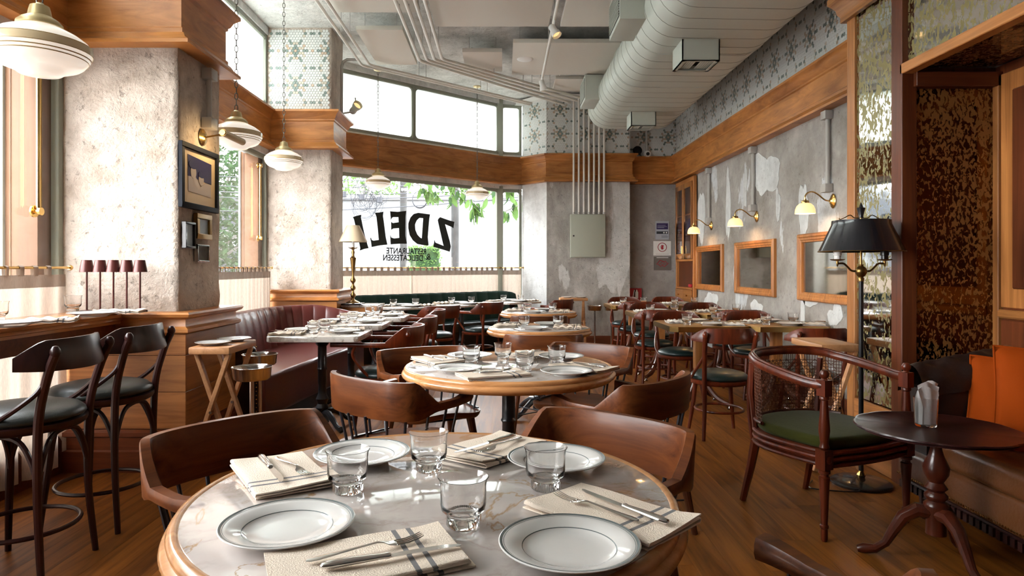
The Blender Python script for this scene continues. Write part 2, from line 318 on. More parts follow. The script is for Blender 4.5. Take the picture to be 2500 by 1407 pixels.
M['redl'] = plain('oxblood_leather', (.105, .022, .018), .30, 0, .25, bump=.12, bscale=160)
M['brownl'] = plain('brown_leather', (.13, .045, .014), .38, 0, .1, bump=.15, bscale=60)
M['darkl'] = plain('dark_leather', (.018, .009, .007), .38, 0, .1, bump=.15, bscale=60)
M['greenv'] = plain('green_velvet_banquette', (.014, .042, .033), .7, spec=.2, sheen=.06, bump=.1)
M['velvet'] = plain('olive_velvet', (.042, .045, .005), .8, spec=.15, sheen=.08, bump=.15, bscale=50)
M['orange'] = plain('orange_velvet', (.27, .040, .002), .85, spec=.1, sheen=.0, bump=.2, bscale=14)
M['china'] = plain('white_china', (.68, .66, .63), .09, 0, .5)
M['line'] = plain('plate_line', (.12, .14, .14), .2)
M['glass'] = plain('clear_glass', (1, 1, 1), .0, trans=1.0, ior=1.45)
M['glass'].node_tree.nodes['Principled BSDF'].inputs['Roughness'].default_value = 0
for l in list(M['glass'].node_tree.links):
    if l.to_socket.name == 'Roughness': M['glass'].node_tree.links.remove(l)
M['cloth'] = plain('linen_cloth', (.80, .68, .56), .9, bump=.35, bscale=350, spec=.1)
M['stripe'] = plain('grey_stripe', (.20, .19, .19), .9, spec=.1)
M['whitecloth'] = plain('white_cloth', (.78, .75, .70), .9, bump=.3, bscale=350, spec=.1)
M['paper'] = plain('paper_white', (.85, .83, .82), .8, bump=.1)
M['frame'] = plain('grey_green_frame', (.25, .26, .21), .45)
M['duct'] = plain('duct_paint', (.52, .55, .49), .42)
M['ductl'] = plain('duct_seam', (.27, .28, .24), .5)
M['dark'] = plain('vent_shade_dark', (.012, .012, .012), .6)  # near-black for the painted shade inside the air diffusers
M['panelc'] = plain('acoustic_panel', (.66, .62, .55), .9, bump=.1, bscale=200)
M['pipe'] = plain('pipe_paint', (.72, .69, .63), .4)
M['pipeg'] = plain('conduit_grey', (.42, .40, .37), .45)
M['ebox'] = plain('electric_box_paint', (.36, .37, .30), .5)
M['white'] = plain('white_plastic', (.78, .77, .74), .4)
M['opal'] = plain('opal_glass', (.85, .80, .73), .16, trans=.0, coat=.3, emit=(1, .90, .78), es=.55)
M['band'] = plain('opal_band', (.70, .57, .36), .2, coat=.4)
M['bandline'] = plain('opal_line', (.30, .20, .07), .3)
M['glow'] = plain('lit_shade', (.85, .66, .38), .3, emit=(1.0, .66, .28), es=1.0)
M['shade'] = plain('parchment_shade', (.62, .50, .34), .7)
M['burg'] = plain('burgundy_metal', (.085, .022, .018), .35, .2)
M['mirror'] = plain('mirror_silver', (.42, .39, .34), .03, 1)
M['antq'] = antique('antique_mirror', (.66, .68, .66), (.24, .20, .075), .515, 40)
M['amber'] = antique('amber_antique_mirror', (.12, .055, .014), (.25, .115, .032), .53, 52, .4)
M['greyframe'] = plain('blue_black_frame', (.016, .018, .024), .6, spec=.1)
M['hexw'] = plain('tile_white', (.66, .67, .65), .3)
M['hexd'] = plain('tile_dark', (.17, .21, .19), .3)
M['hexb'] = plain('tile_beige', (.50, .44, .36), .3)
M['hexo'] = plain('tile_orange', (.47, .35, .26), .3)
M['marble'] = marble('pink_grey_marble', (.56, .50, .465), (.42, .35, .31), (.36, .22, .11))
M['marblew'] = marble('white_marble', (.76, .72, .65), (.46, .40, .34), (.20, .14, .08), 3.5, rough=.16, lo=.006)
M['pane'] = pane_mat('window_pane')
M['frost'] = sheer('frosted_glass', (.93, .97, .94), .12, .93, scale=1)
M['linen'] = sheer('linen_curtain', (.74, .62, .51), .02, .21)
M['linenh'] = sheer('linen_hem', (.40, .32, .26), .0, .07)
M['con1'] = concrete('pillar_concrete', ((.38, .30, .235), (.53, .45, .38), (.60, .53, .46)), 3.5, .9)
M['con2'] = concrete('far_pillar_concrete', ((.22, .20, .18), (.40, .375, .345), (.62, .60, .57)), 2.4, .7, pth=(.56, .575), patch=(.62, .61, .59), streak=.35, fine=60)
M['conr'] = concrete('wall_concrete', ((.23, .205, .18), (.345, .315, .285), (.47, .44, .41)), 1.4, .45, patch=(.60, .61, .62), pth=(.595, .61))
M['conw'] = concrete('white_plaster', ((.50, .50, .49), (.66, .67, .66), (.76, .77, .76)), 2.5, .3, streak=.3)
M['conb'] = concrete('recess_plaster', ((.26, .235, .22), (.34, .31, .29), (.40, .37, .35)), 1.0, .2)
M['ceil'] = concrete('ceiling_concrete', ((.30, .29, .27), (.55, .54, .51), (.74, .73, .70)), 1.4, .8, fine=25)
M['leaf'] = sheer('leaf_green', (.085, .15, .045), 0, .45, scale=8)
M['leaf2'] = sheer('leaf_dark', (.04, .075, .035), 0, .4, scale=8)
M['bark'] = concrete('bark', ((.10, .095, .085), (.16, .15, .14), (.22, .21, .20)), 3, .6)
M['polem'] = concrete('pole_concrete', ((.022, .022, .022), (.035, .035, .034), (.05, .05, .048)), 3, .5)
M['street'] = plain('street', (.12, .12, .12), .8)
M['bldw'] = plain('building_white', (.115, .118, .12), .9)
M['bldg'] = plain('shop_grey', (.025, .028, .035), .6)
M['vinyl'] = plain('black_vinyl', (.008, .012, .010), .5)
M['purple'] = plain('poster_purple', (.035, .02, .10), .5)
M['posterp'] = plain('poster_pale', (.40, .41, .46), .4)
M['red'] = plain('sign_red', (.40, .02, .03), .5)
M['postgrey'] = plain('poster_grey', (.15, .13, .12), .35)
M['picdark'] = plain('picture_indigo', (.018, .012, .06), .3)
M['picpale'] = plain('picture_pale', (.42, .36, .32), .4)
M['mount'] = plain('picture_mount', (.60, .47, .30), .5)
M['picb'] = plain('picture_blue', (.30, .38, .45), .3)
# ================================================================ STRUCTURE
ZC0, ZC1, ZCEIL = 2.69, 3.15, 4.15
WX = -2.8; PXR = -2.08; RW = 2.93
U = Vector((.742, .671, 0)).normalized(); NR = Vector((U.y, -U.x, 0))          # oblique window wall: along / into the room
OB0 = Vector((-2.8, 8.6, 0)); OB1 = Vector((-.04, 11.1, 0)); OB2 = Vector((.33, 11.2, 0))
# floor: sub-floor slab + planks running away from the camera
fl = struct(MB().box(-3.0, 3.2, -3.0, 11.6, -.12, -.012).build('floor', M['floor']), 'warm brown timber plank floor')
PW = .152; vis = []
rnd = random.Random(3)
for i in range(40):
    x0 = -2.98 + i * PW; y = -2.9 + rnd.random() * 1.4
    ys = [y]
    while ys[-1] < 11.4: ys.append(ys[-1] + 1.5 + rnd.random() * .9)
    for a, b in zip(ys, ys[1:]):
        if b < .9 or len(vis) > 296: continue
        if b > 11.45: b = 11.45
        if b - a < .2: continue
        vis.append((x0, a, b))
pm = {}
for (x0, a, b) in vis:
    L_ = round((b - a) * 5) / 5
    if L_ not in pm:
        pm[L_] = MB().box(-PW / 2 + .0004, PW / 2 - .0004, -.5, .5, -.012, 0).mesh('plank', M['floor'])
    o = bpy.data.objects.new('plank', pm[L_]); link(o, fl); o.location = (x0 + PW / 2, (a + b) / 2, 0); o.scale = (1, b - a - .0008, 1)
MB().box(-3.0, 3.2, -3.0, .95, -.012, -.001).build('plank_field', M['floor'], fl)['kind'] = 'stuff'
MB().box(-3.0, 3.2, 1.0, 11.5, -.012, -.004).build('plank_bed', M['floor'], fl)
struct(MB().box(-3.0, 3.2, -3.0, 11.7, ZCEIL, ZCEIL + .15).build('ceiling', M['ceil']), 'rough whitewashed concrete ceiling')
struct(MB().box(-3.0, 3.2, -3.15, -3.0, -.1, ZCEIL).build('wall_back', M['conr']), 'concrete wall behind the viewer')

def rough_box(x0, x1, y0, y1, z0, z1, amp=.008, st=.045):
    mb = MB()
    def disp(p):
        p = Vector(p); n = Vector((noise.noise(p * 5.1), noise.noise(p * 5.1 + Vector((9, 2, 5))), noise.noise(p * 4.2 + Vector((1, 7, 3)))))
        n2 = Vector((noise.noise(p * 19), noise.noise(p * 19 + Vector((4, 1, 8))), 0))
        return p + n * amp + n2 * amp * .55
    nx, ny, nz = [max(1, int(d / st)) for d in (x1 - x0, y1 - y0, z1 - z0)]
    mb.grid(lambda u, v: disp((x0 + (x1 - x0) * u, y0, z0 + (z1 - z0) * v)), nx, nz)
    mb.grid(lambda u, v: disp((x1, y0 + (y1 - y0) * u, z0 + (z1 - z0) * v)), ny, nz)
    mb.grid(lambda u, v: disp((x0 + (x1 - x0) * u, y1, z0 + (z1 - z0) * v)), nx, 6)
    mb.grid(lambda u, v: disp((x0, y0 + (y1 - y0) * u, z0 + (z1 - z0) * v)), ny, 6)
    return mb
# two rough pillars on the window side
p1 = struct(rough_box(WX - .1, PXR, 4.2, 4.8, 0, 2.75).build('wall_left_pillar', M['con1'], ang=180), 'near rough pink-grey concrete pillar')
MB().box(WX - .1, PXR, 4.2, 4.8, 2.7, ZCEIL).build('pillar_head', M['con1'], p1)
p2 = struct(rough_box(WX - .1, -2.05, 7.83, 8.38, 0, 2.75).build('wall_left_pillar', M['con1'], ang=180), 'far rough pink-grey concrete pillar')
p2h = rough_box(WX - .1, -2.05, 7.83, 8.38, 2.7, ZCEIL, .004).build('pillar_head', M['con1'], p2, ang=180)
# far pillar with the electric box, angled face at its left
fp = [(.33, 11.2), (.72, 10.8), (2.09, 10.8), (2.09, 11.1), (2.93, 11.1)]
wf = struct(MB().sweep([(0, -.1), (0, ZCEIL), (-.4, ZCEIL), (-.4, -.1)], fp[1:4]).build('wall_far_pillar', M['con2'], ang=20), 'mottled grey concrete pillar with peeling paint')
MB().sweep([(.001, -.1), (.001, ZCEIL), (-.3, ZCEIL), (-.3, -.1)], fp[0:2]).build('angled_face', M['conw'], wf, ang=20)
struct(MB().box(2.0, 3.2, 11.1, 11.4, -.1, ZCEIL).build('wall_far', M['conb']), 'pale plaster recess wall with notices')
wr = struct(MB().box(RW, RW + .2, -3.0, 11.3, -.1, ZCEIL).build('wall_right', M['conr']), 'distressed grey concrete wall with white plaster patches')
# peeled plaster flakes standing proud of the right wall
rnd = random.Random(11)
def flake(cy, cz, ry, rz_, seed, n=34):
    r2 = random.Random(seed); ph = [r2.random() * 6.28 for _ in range(6)]
    pts = []
    for i in range(n):
        a = 2 * PI * i / n; q = 1 + sum(.22 / (k + 1) * math.sin((k + 2) * a + ph[k]) for k in range(5)) + r2.uniform(-.06, .06)
        pts.append((cy + ry * q * math.cos(a), cz + rz_ * q * math.sin(a)))
    vs = [(RW - .004, y, z) for y, z in pts] + [(RW + .01, y, z) for y, z in pts]
    mb = MB(); mb.add(vs, [tuple(range(n))] + [(i, (i + 1) % n, n + (i + 1) % n, n + i) for i in range(n)])
    return mb
def onR(px, py):
    Y = F * RW / (px - CX); return Y, CAMZ - (py - HY) * Y / F
for (px, py, ry, rz_, sd) in ((1868, 425, .34, .26, 1), (1800, 700, .10, .35, 2), (1778, 500, .07, .55, 3), (1712, 530, .16, .45, 4), (1990, 700, .25, .16, 5), (1900, 500, .07, .14, 6), (1820, 460, .05, .28, 7), (1962, 520, .08, .36, 8), (2040, 770, .12, .10, 9), (1735, 735, .3, .12, 12), (1850, 760, .18, .12, 15), (1960, 770, .05, .22, 17)):
    y, z = onR(px, py); flake(y, z, ry, rz_, sd).build('plaster_patch', M['conw'], wr, smooth=False)
# skirting on the far pillar
struct(MB().sweep([(0, 0), (.03, 0), (.03, .13), (.02, .16), (0, .16)], fp).build('baseboard_far', M['redx']), 'dark red-brown skirting below the far pillar')
struct(MB().sweep([(0, 0), (.03, 0), (.03, .13), (.02, .16), (0, .16)], [(2.93, 11.1), (2.93, 4.48)]).build('baseboard_right', M['redx']))

# ---- window walls
def seg_frame(a, b):
    d = (b - a); L_ = d.length; d.normalize(); n = Vector((d.y, -d.x, 0)); Mx = Matrix((d, -n, Vector((0, 0, 1)))).transposed().to_4x4(); Mx.translation = a; return Mx, L_
def window_wall(idx, a, b, mull_low, mull_up, label, frame=True, lowz=.22, up=True):
    """a -> b with the room on the right. local x along, y outward, z up"""
    a = Vector(a); b = Vector(b); Mx, L_ = seg_frame(a, b); ws = []
    root = MB()
    for z0, z1 in ((-.1, lowz), (2.62, 3.2), (4.06, ZCEIL)): root.box(0, L_, .0, .22, z0, z1)
    r = struct(root.build('wall_window_side_%d' % idx if 0 else 'wall_left', M['conw']), label[0]); r.matrix_world = Mx
    k = 0
    for tag_, z0, z1, mull, mat_ in (('low', lowz, 2.62, mull_low, 'pane'), ('up', 3.2, 4.06, mull_up, 'frost')):
        if tag_ == 'up' and not up: continue
        edges = [0] + mull + [L_]; fw = .05
        wo = MB(); wo.box(0, L_, .02, .08, z0, z0 + fw); wo.box(0, L_, .02, .08, z1 - fw, z1)
        for e in edges:
            e0 = min(max(e - fw / 2, 0), L_ - fw); wo.box(e0, e0 + fw, .015, .085, z0 + .001, z1 - .001)
        global WN; WN += 1
        f = struct(wo.build('window_%d' % WN, M['frame'], bevel=.004, segs=1), label[1] if tag_ == 'low' else label[2]); f.matrix_world = Mx
        for e0, e1 in zip(edges, edges[1:]):
            x0, x1 = e0 + fw * .55, e1 - fw * .55
            MB().box(x0 - .02, x1 + .02, .047, .053, z0 + .03, z1 - .03).build('pane', M[mat_], f, smooth=False)
            if e1 - e0 > .2:      # rounded-corner inner bead
                rr = .07; q = MB(); zz0, zz1 = z0 + fw - .004, z1 - fw + .004
                loop = []
                for cx_, cz_, a0 in ((x0 + rr, zz0 + rr, PI), (x1 - rr, zz0 + rr, 1.5 * PI), (x1 - rr, zz1 - rr, 0), (x0 + rr, zz1 - rr, .5 * PI)):
                    for j in range(5):
                        t = a0 + j * PI / 8; loop.append((cx_ + rr * math.cos(t), .036, cz_ + rr * math.sin(t)))
                q.tube(loop, .010, 6, closed=True)
                for c4, (qx, qz) in enumerate(((x0, zz0), (x1, zz0), (x1, zz1), (x0, zz1))):
                    arc = [(p[0], p[2]) for p in loop[c4 * 5:c4 * 5 + 5]]; n5 = len(arc) + 1; pp = [(qx, qz)] + arc
                    q.add([(a_, .030, b_) for a_, b_ in pp] + [(a_, .044, b_) for a_, b_ in pp], [tuple(range(n5)), tuple(range(2 * n5 - 1, n5 - 1, -1))] + [(k_, (k_ + 1) % n5, n5 + (k_ + 1) % n5, n5 + k_) for k_ in range(n5)])
                q.build('glazing_bead', M['frame'], f)
    return Mx, L_
WN = 0
window_wall(1, (WX, .4, 0), (WX, 4.2, 0), [1.3], [1.9], ('window wall beside the bar counter', 'grey-green framed street window beside the bar counter', 'frosted clerestory above the bar counter'))
window_wall(2, (WX, 4.8, 0), (WX, 7.83, 0), [], [], ('window wall behind the red banquette', 'grey-green framed street window behind the red banquette', 'frosted clerestory between the two rough pillars'))
MXO, LO = window_wall(3, OB0, OB1, [], [LO_ for LO_ in (1.98,)], ('window wall behind the green banquette', 'large grey-green framed shop window with black lettering', 'two-light frosted clerestory above the lettered window'))
window_wall(4, OB1, OB2, [], [], ('narrow window wall beside the far pillar', 'narrow grey-green framed window beside the far pillar', 'narrow frosted clerestory beside the far pillar'))
struct(MB().box(WX - .22, WX, -3.0, .4, -.1, ZCEIL).build('wall_left', M['con1']), 'added plaster wall left of the viewer, shutting out daylight')  # unseen stretch made solid instead of glazed, to darken the foreground
struct(MB().box(WX - .1, WX + .02, 8.36, 8.62, -.1, ZCEIL).build('wall_left', M['con1']))
# vertical frame post at the kink
struct(MB().box(-.10, -.0, 11.08, 11.18, .2, 2.66).box(-.10, -.0, 11.08, 11.18, 3.16, ZCEIL).build('window_%d' % (WN + 1), M['frame']), 'grey-green corner post between the lettered and the narrow window')
# window-side skirting
for pth, nm in (([(WX, 0.0), (WX, 4.2)], 'baseboard_left'), ([(WX, 4.8), (WX, 7.83)], 'baseboard_left'), ([(OB0.x, OB0.y), (OB1.x, OB1.y), (OB2.x, OB2.y)], 'baseboard_window')):
    struct(MB().sweep([(0, 0), (.05, 0), (.05, .20), (.035, .24), (0, .24)], pth).build(nm, M['redx']))

# ---- the wooden cornice band round the room
CP = [(0, 0), (.115, 0), (.115, .022), (.10, .034), (.082, .045), (.062, .078), (.048, .086), (.048, .112), (.036, .122), (.036, .330), (.048, .340), (.048, .356), (.060, .366), (.078, .405), (.100, .425), (.115, .437), (.115, .46), (0, .46)]
CP = [(o_, ZC0 + z) for o_, z in CP]
def cornice(i, path, mat, label): return struct(MB().sweep(CP, path).build('trim_%d' % i, M[mat], ang=30), label)
cornice(1, [(WX, -2.9), (WX, 4.2), (PXR, 4.2), (PXR, 4.8), (WX, 4.8), (WX, 7.83), (-2.05, 7.83), (-2.05, 8.38), (WX, 8.38), (WX, 8.6)], 'oakh', 'moulded orange wood cornice round the two rough pillars')
cornice(2, [(OB0.x, OB0.y), (OB1.x, OB1.y), (.33, 11.2)], 'oakh', 'moulded orange wood cornice over the lettered window')
cornice(3, [(.30, 11.23), (.72, 10.8), (2.09, 10.8), (2.09, 11.1)], 'oakh', 'moulded orange wood cornice across the far pillar')
cornice(4, [(2.09, 11.1), (RW, 11.1), (RW, 4.45)], 'oakh', 'moulded orange wood cornice along the right wall')

# ---- hexagonal mosaic above the cornice
def hexcol(i, j):
    # column offset in tile widths, row index -> colour class
    u = i; v = j
    v = (v + 7) % 14 - 7; u = (u + 6) % 12 - 6
    a = abs(u); r = abs(v)
    R_ = {0: {0: 3, 1: 1, 3: 1, 4: 1, 6: 3}, 1: {.5: 1, 1.5: 2, 2.5: 2}, 2: {0: 1, 3: 3}, 3: {.5: 2, 1.5: 1}, 4: {2: 1}, 6: {3: 2}, 7: {3.5: 1, 5.5: 1}}
    return R_.get(r, {}).get(a, 0)
def hexwall(name, a, b, z0, z1, parent, pu=0, pv=0, p=.034):
    a = Vector(a); b = Vector(b); Mx, L_ = seg_frame(a, b); mb = MB(); rh = p * .866; R_ = p / math.sqrt(3) * .93; q = [Vector((R_ * math.sin(PI / 3 * k), 0, R_ * math.cos(PI / 3 * k))) for k in range(6)]
    nr = int((z1 - z0) / rh); rr = random.Random(5)
    for j in range(nr):
        z = z0 + rh * (j + .5)
        for i in range(int(L_ / p)):
            off = .5 if (j + pv) % 2 else 0
            x = (i + .5 + off) * p
            if x > L_ - p * .4: continue
            c = hexcol(i + off + pu, j + pv)
            if c in (2, 3) and rr.random() < .25: c = 5 - c
            b0 = len(mb.v); y = -.004 + rr.uniform(-.0006, .0006)
            mb.v += [tuple(Vector((x, y, z)) + t) for t in q] + [tuple(Vector((x, .002, z)) + t * 1.04) for t in q]
            mb.f.append(tuple(b0 + k for k in range(6))); mb.m.append(c)
            for k in range(6): mb.f.append((b0 + k, b0 + 6 + k, b0 + 6 + (k + 1) % 6, b0 + (k + 1) % 6)); mb.m.append(c)
    me = bpy.data.meshes.new(name); me.from_pydata(mb.v, [], mb.f)
    for m_ in ('hexw', 'hexd', 'hexb', 'hexo'): me.materials.append(M[m_])
    me.polygons.foreach_set('material_index', mb.m); me.update()
    o = bpy.data.objects.new(name, me); link(o, parent); o.matrix_world = Mx; o['kind'] = 'stuff'
    return o
hexwall('mosaic_tiles', (WX, 7.826, 0), (-2.052, 7.826, 0), ZC1, ZCEIL, p2, 3, 4)
hexwall('mosaic_tiles', (WX, 4.196, 0), (PXR, 4.196, 0), ZC1, ZCEIL, p1, 0, 0)
hexwall('mosaic_tiles', (.33, 11.195, 0), (.72, 10.795, 0), ZC1, 4.05, wf, 4, 3)
hexwall('mosaic_tiles', (.72, 10.796, 0), (2.09, 10.796, 0), ZC1, 4.1, wf, 6, 3)
hexwall('mosaic_tiles', (2.10, 11.096, 0), (RW, 11.096, 0), ZC1, ZCEIL, bpy.data.objects['wall_far'], 4, 3)
hexwall('mosaic_tiles', (RW - .002, 11.09, 0), (RW - .002, 3.9, 0), ZC1, ZCEIL, wr, 2, 3)
# white ledge above the far pillar mosaic
struct(MB().sweep([(0, 4.05), (.10, 4.05), (.10, 4.12), (0, 4.12)], [(.25, 11.28), (.72, 10.8), (2.09, 10.8)]).build('trim_5', M['white']), 'white ledge above the far pillar mosaic')

# ---- wainscot round the window pillars
def wains(i, path, label, ztop=1.0):
    r = struct(MB().sweep([(0, 0), (.075, 0), (.075, .9), (0, .9)], path).build('trim_%d' % i, M['redx']), label)
    MB().sweep([(0, ztop - .135), (.10, ztop - .135), (.115, ztop - .125), (.115, ztop - .105), (.095, ztop - .095), (.088, ztop - .085), (.088, ztop - .045), (.10, ztop - .038), (.12, ztop - .03), (.13, ztop - .012), (.12, ztop), (0, ztop)], path).build('cap_moulding', M['oakh'], r)
    MB().sweep([(0, 0), (.115, 0), (.115, .13), (.10, .14), (.10, .215), (.115, .225), (.115, .25), (.095, .265), (0, .265)], path).build('base_moulding', M['redh'], r)
    P = [Vector((p[0], p[1])) for p in path]
    hs = [(.268, .498), (.501, .728), (.731, ztop - .138)]
    for k in range(len(P) - 1):
        d = (P[k + 1] - P[k]).normalized(); n = Vector((d.y, -d.x)); a = P[k] + n * .075; b = P[k + 1] + n * .075
        if k > 0: a = a - d * .075
        if k < len(P) - 2: b = b + d * .088
        else: b = b
        if k > 0: a = a
        for z0, z1 in hs:
            q = MB(); n3 = n * .012
            vs = [(a.x, a.y, z0), (b.x, b.y, z0), (b.x, b.y, z1), (a.x, a.y, z1), (a.x + n3.x, a.y + n3.y, z0), (b.x + n3.x, b.y + n3.y, z0), (b.x + n3.x, b.y + n3.y, z1), (a.x + n3.x, a.y + n3.y, z1)]
            q.add(vs, [(0, 1, 2, 3), (4, 7, 6, 5), (0, 4, 5, 1), (1, 5, 6, 2), (2, 6, 7, 3), (3, 7, 4, 0)]).build('board', M['oakx'] if abs(d.x) > .5 else M['oaky'], r, bevel=.0015, segs=1)
    return r
wains(6, [(WX, 4.2), (PXR, 4.2), (PXR, 4.8), (WX + .3, 4.8)], 'board wainscot with moulded cap on the near pillar')
wains(7, [(WX, 7.83), (-2.05, 7.83), (-2.05, 8.38), (WX + .3, 8.38)], 'board wainscot with moulded cap on the far rough pillar', 1.02)

# ---- luminous orange wood panels beside the street windows and their brass awning rods
for (y0, y1, lab) in ((4.03, 4.97, 'orange wooden outer return of the near pillar'), (7.66, 8.55, 'orange wooden outer return of the far rough pillar')):
    t = struct(MB().box(WX - .27, WX - .062, y0, y1, -.1, 2.64).build('trim_8', M['oakj'], bevel=.004), lab)
    MB().box(WX - .285, WX - .262, y0 - .02, y0 + .06, -.1, 2.64).build('edge_strip', M['frame'], t)
    MB().box(WX - .235, WX - .225, y0 - .004, y0 + .01, -.1, 2.64).build('edge_strip', M['oakj'], t)
# ================================================================ NOOK on the right (mirrored wood-framed alcove)
NX = 2.35
nk = thing('alcove_frame', 'wood-framed alcove faced with antique mirror on the right', 'alcove', (NX, 4.48, 0))
def N_(name, mat, x0, x1, y0, y1, z0, z1, bevel=.004, parent=None):
    o = MB().box(x0 - NX, x1 - NX, y0 - 4.48, y1 - 4.48, z0, z1).build(name, M[mat], parent or nk, bevel=bevel, segs=1); return o
N_('end_wall', 'redz', NX + .04, RW, 4.40, 4.47, 0, 3.05)
N_('post', 'oakz', NX, NX + .07, 4.385, 4.48, 0, 3.0)
N_('post', 'redz', NX - .02, NX + .07, 3.83, 3.935, 0, 3.06)
N_('mirror_panel', 'antq', NX + .018, NX + .03, 3.93, 4.39, .42, 3.0, 0)
for k, (a_, b_) in enumerate(((0.0, .14), (.143, .41))): N_('board', 'oaky', NX + .0, NX + .03, 3.93, 4.39, a_, b_)
N_('side_wall', 'redz', NX + .05, RW, 3.86, 3.93, 0, 2.46)
N_('mirror_panel', 'amber', NX + .06, RW - .05, 3.845, 3.858, .3, 2.33, 0)['label'] = 'amber-brown antique mirror panel'
N_('rail', 'redx', NX + .05, RW, 3.80, 3.858, 2.335, 2.42)
N_('corner_bead', 'oakz', RW - .06, RW - .03, 3.80, 3.845, 0, 2.40)
N_('header_trim', 'oaky', NX - .02, NX + .05, .9, 3.85, 2.415, 2.475)
N_('mirror_panel', 'antq', NX + .018, NX + .03, .9, 3.83, 2.475, 3.0, 0)
N_('soffit', 'redx', NX + .03, RW, .9, 3.86, 2.47, 2.50)
for a_, b_ in ((2.42, 3.82), (.95, 2.38)): N_('soffit_mirror', 'amber', NX + .06, RW - .06, a_, b_, 2.455, 2.469, 0)
N_('post', 'redz', NX - .02, NX + .07, .82, .92, 0, 3.06)
N_('end_wall', 'redz', NX, RW, .80, .85, 0, 3.05)
# panelled back of the alcove
N_('back_board', 'redz', RW - .03, RW - .005, .9, 3.86, 0, 2.46)
for y1 in (3.80, 2.95, 2.10):
    y0 = y1 - .83
    fr = N_('wall_panel', 'oakz', RW - .045, RW - .03, y0, y1, 1.05, 2.40)
    N_('panel_field', 'redz', RW - .060, RW - .045, y0 + .10, y1 - .10, 1.16, 2.29, .008, fr).parent = fr
    N_('wall_panel', 'redz', RW - .045, RW - .03, y0, y1, .12, .98)
N_('dado_rail', 'oaky', RW - .07, RW - .02, .9, 3.8, .99, 1.04, .01)
CR = [(0, 2.96), (.03, 2.96), (.03, 3.0), (.045, 3.02), (.05, 3.05), (.075, 3.085), (.09, 3.10), (.09, 3.14), (0, 3.14)]
c_ = MB().sweep(CR, [(RW - NX, 0), (0, 0), (0, -3.7)]); c_.build('crown_moulding', M['oaky'], nk)
# ================================================================ FURNITURE
def loc_(o, x, y, rz=0, z=0): o.location = (x, y, z); o.rotation_euler = (0, 0, rz); return o
def ang(fx, fy): return math.atan2(fy, fx) - PI / 2       # rotation so that local +y looks along (fx, fy)
# ---------------------------------------------- captain chair (low-back spindle chair), local +y = front
CU = [(.255, .24), (.270, .20), (.286, .12), (.293, .04), (.293, -.04), (.284, -.10), (.262, -.152), (.205, -.188), (.13, -.208), (.06, -.216), (0, -.218)]
def smooth_cu(n=3):
    full = CU + [(-x, y) for x, y in CU[-2::-1]]
    return [(p.x, p.y) for p in bez([(x, y, 0) for x, y in full], n)]
def captain():
    t = thing('captain_chair', 'walnut captain chair', 'chair')
    cu = smooth_cu()
    hb, ht, th = [], [], []
    for x, y in cu:
        s_ = min(1, max(0, (-.015 - y) / .115)); s2 = s_ * s_ * (3 - 2 * s_)
        e = max(0, (y - .12) / .12); e = min(1, e)
        hb.append(.632 - .028 * s2 + .006 * e); ht.append(.668 + .107 * (s_ ** 1.1 if s_ < 1 else 1) + .018 * e); th.append(.032 + .016 * e + .008 * (1 - s2))
    cr = MB().ribbon(cu, hb, ht, th, lean=-.05); cr.build('backrest', M['cap'], t, ang=38)
    # saddle seat
    def seatf(u, v):
        a = 2 * PI * u; ca, sa = math.cos(a), math.sin(a); q = (abs(ca) ** 3.2 + abs(sa) ** 3.2) ** (-1 / 3.2)
        r = v; x = .268 * q * ca * r; y = .255 * q * sa * r + .025
        z = .438 - .016 * (1 - r ** 2) * 1.2 + .010 * max(0, y / .235) * math.cos(x / .265 * PI) * r
        return (x, y, z)
    st = MB(); st.grid(seatf, 40, 6)
    st.grid(lambda u, v: (lambda p: (p[0] * (1 - .10 * v * v), p[1] * (1 - .10 * v * v), p[2] - .038 * math.sin(v * PI / 2)))(seatf(u, 1)), 40, 4)
    st.add([tuple(c * (.9 if i < 2 else 1) for i, c in enumerate((lambda p: (p[0], p[1], .400))(seatf(k / 40, 1)))) for k in range(40)], [tuple(range(40))])
    st.build('seat', M['cap'], t, ang=45)
    for sx_ in (-1, 1):
        for (x0, y0, x1, y1) in ((.19, .15, .245, .21), (.19, -.15, .235, -.22)):
            MB().tube([(sx_ * x0, y0, .41), (sx_ * (x0 * .6 + x1 * .4), y0 * .6 + y1 * .4, .26), (sx_ * x1, y1, 0)], [.026, .022, .015], 10).build('leg', M['cap_z'], t)
    m = MB(); m.tube([(-.222, .185, .16), (.222, -.185, .16)], .0045, 6); m.tube([(.222, .185, .162), (-.222, -.185, .162)], .0045, 6); m.build('stretcher', M['spindle'], t)
    for sg in (-1, 1):
        for i, (x, y) in enumerate([(.268, .16), (.285, .06), (.280, -.05), (.235, -.15), (.165, -.20), (.06, -.234)]):
            fx, fy = x * .84, (y * .86 - (.0 if y > 0 else .0)); zt = .640 if i < 3 else .612
            MB().tube([(sg * fx, fy, .43), (sg * x, y, zt)], .0065, 7).build('spindle', M['spindle'], t)
        MB().box(sg * .238 - .006, sg * .238 + .006, -.06, .17, .434, .442).build('spindle_plate', M['spindle'], t)
    return t
cap0 = captain(); used = {}
def place(proto, key, x, y, rz, label, cat, group=None):
    if key in used: o = copy_tree(proto)
    else: o = proto; used[key] = 1
    loc_(o, x, y, rz); return tag(o, label, cat, group)
GC = 'captain chairs at the round marble tables'
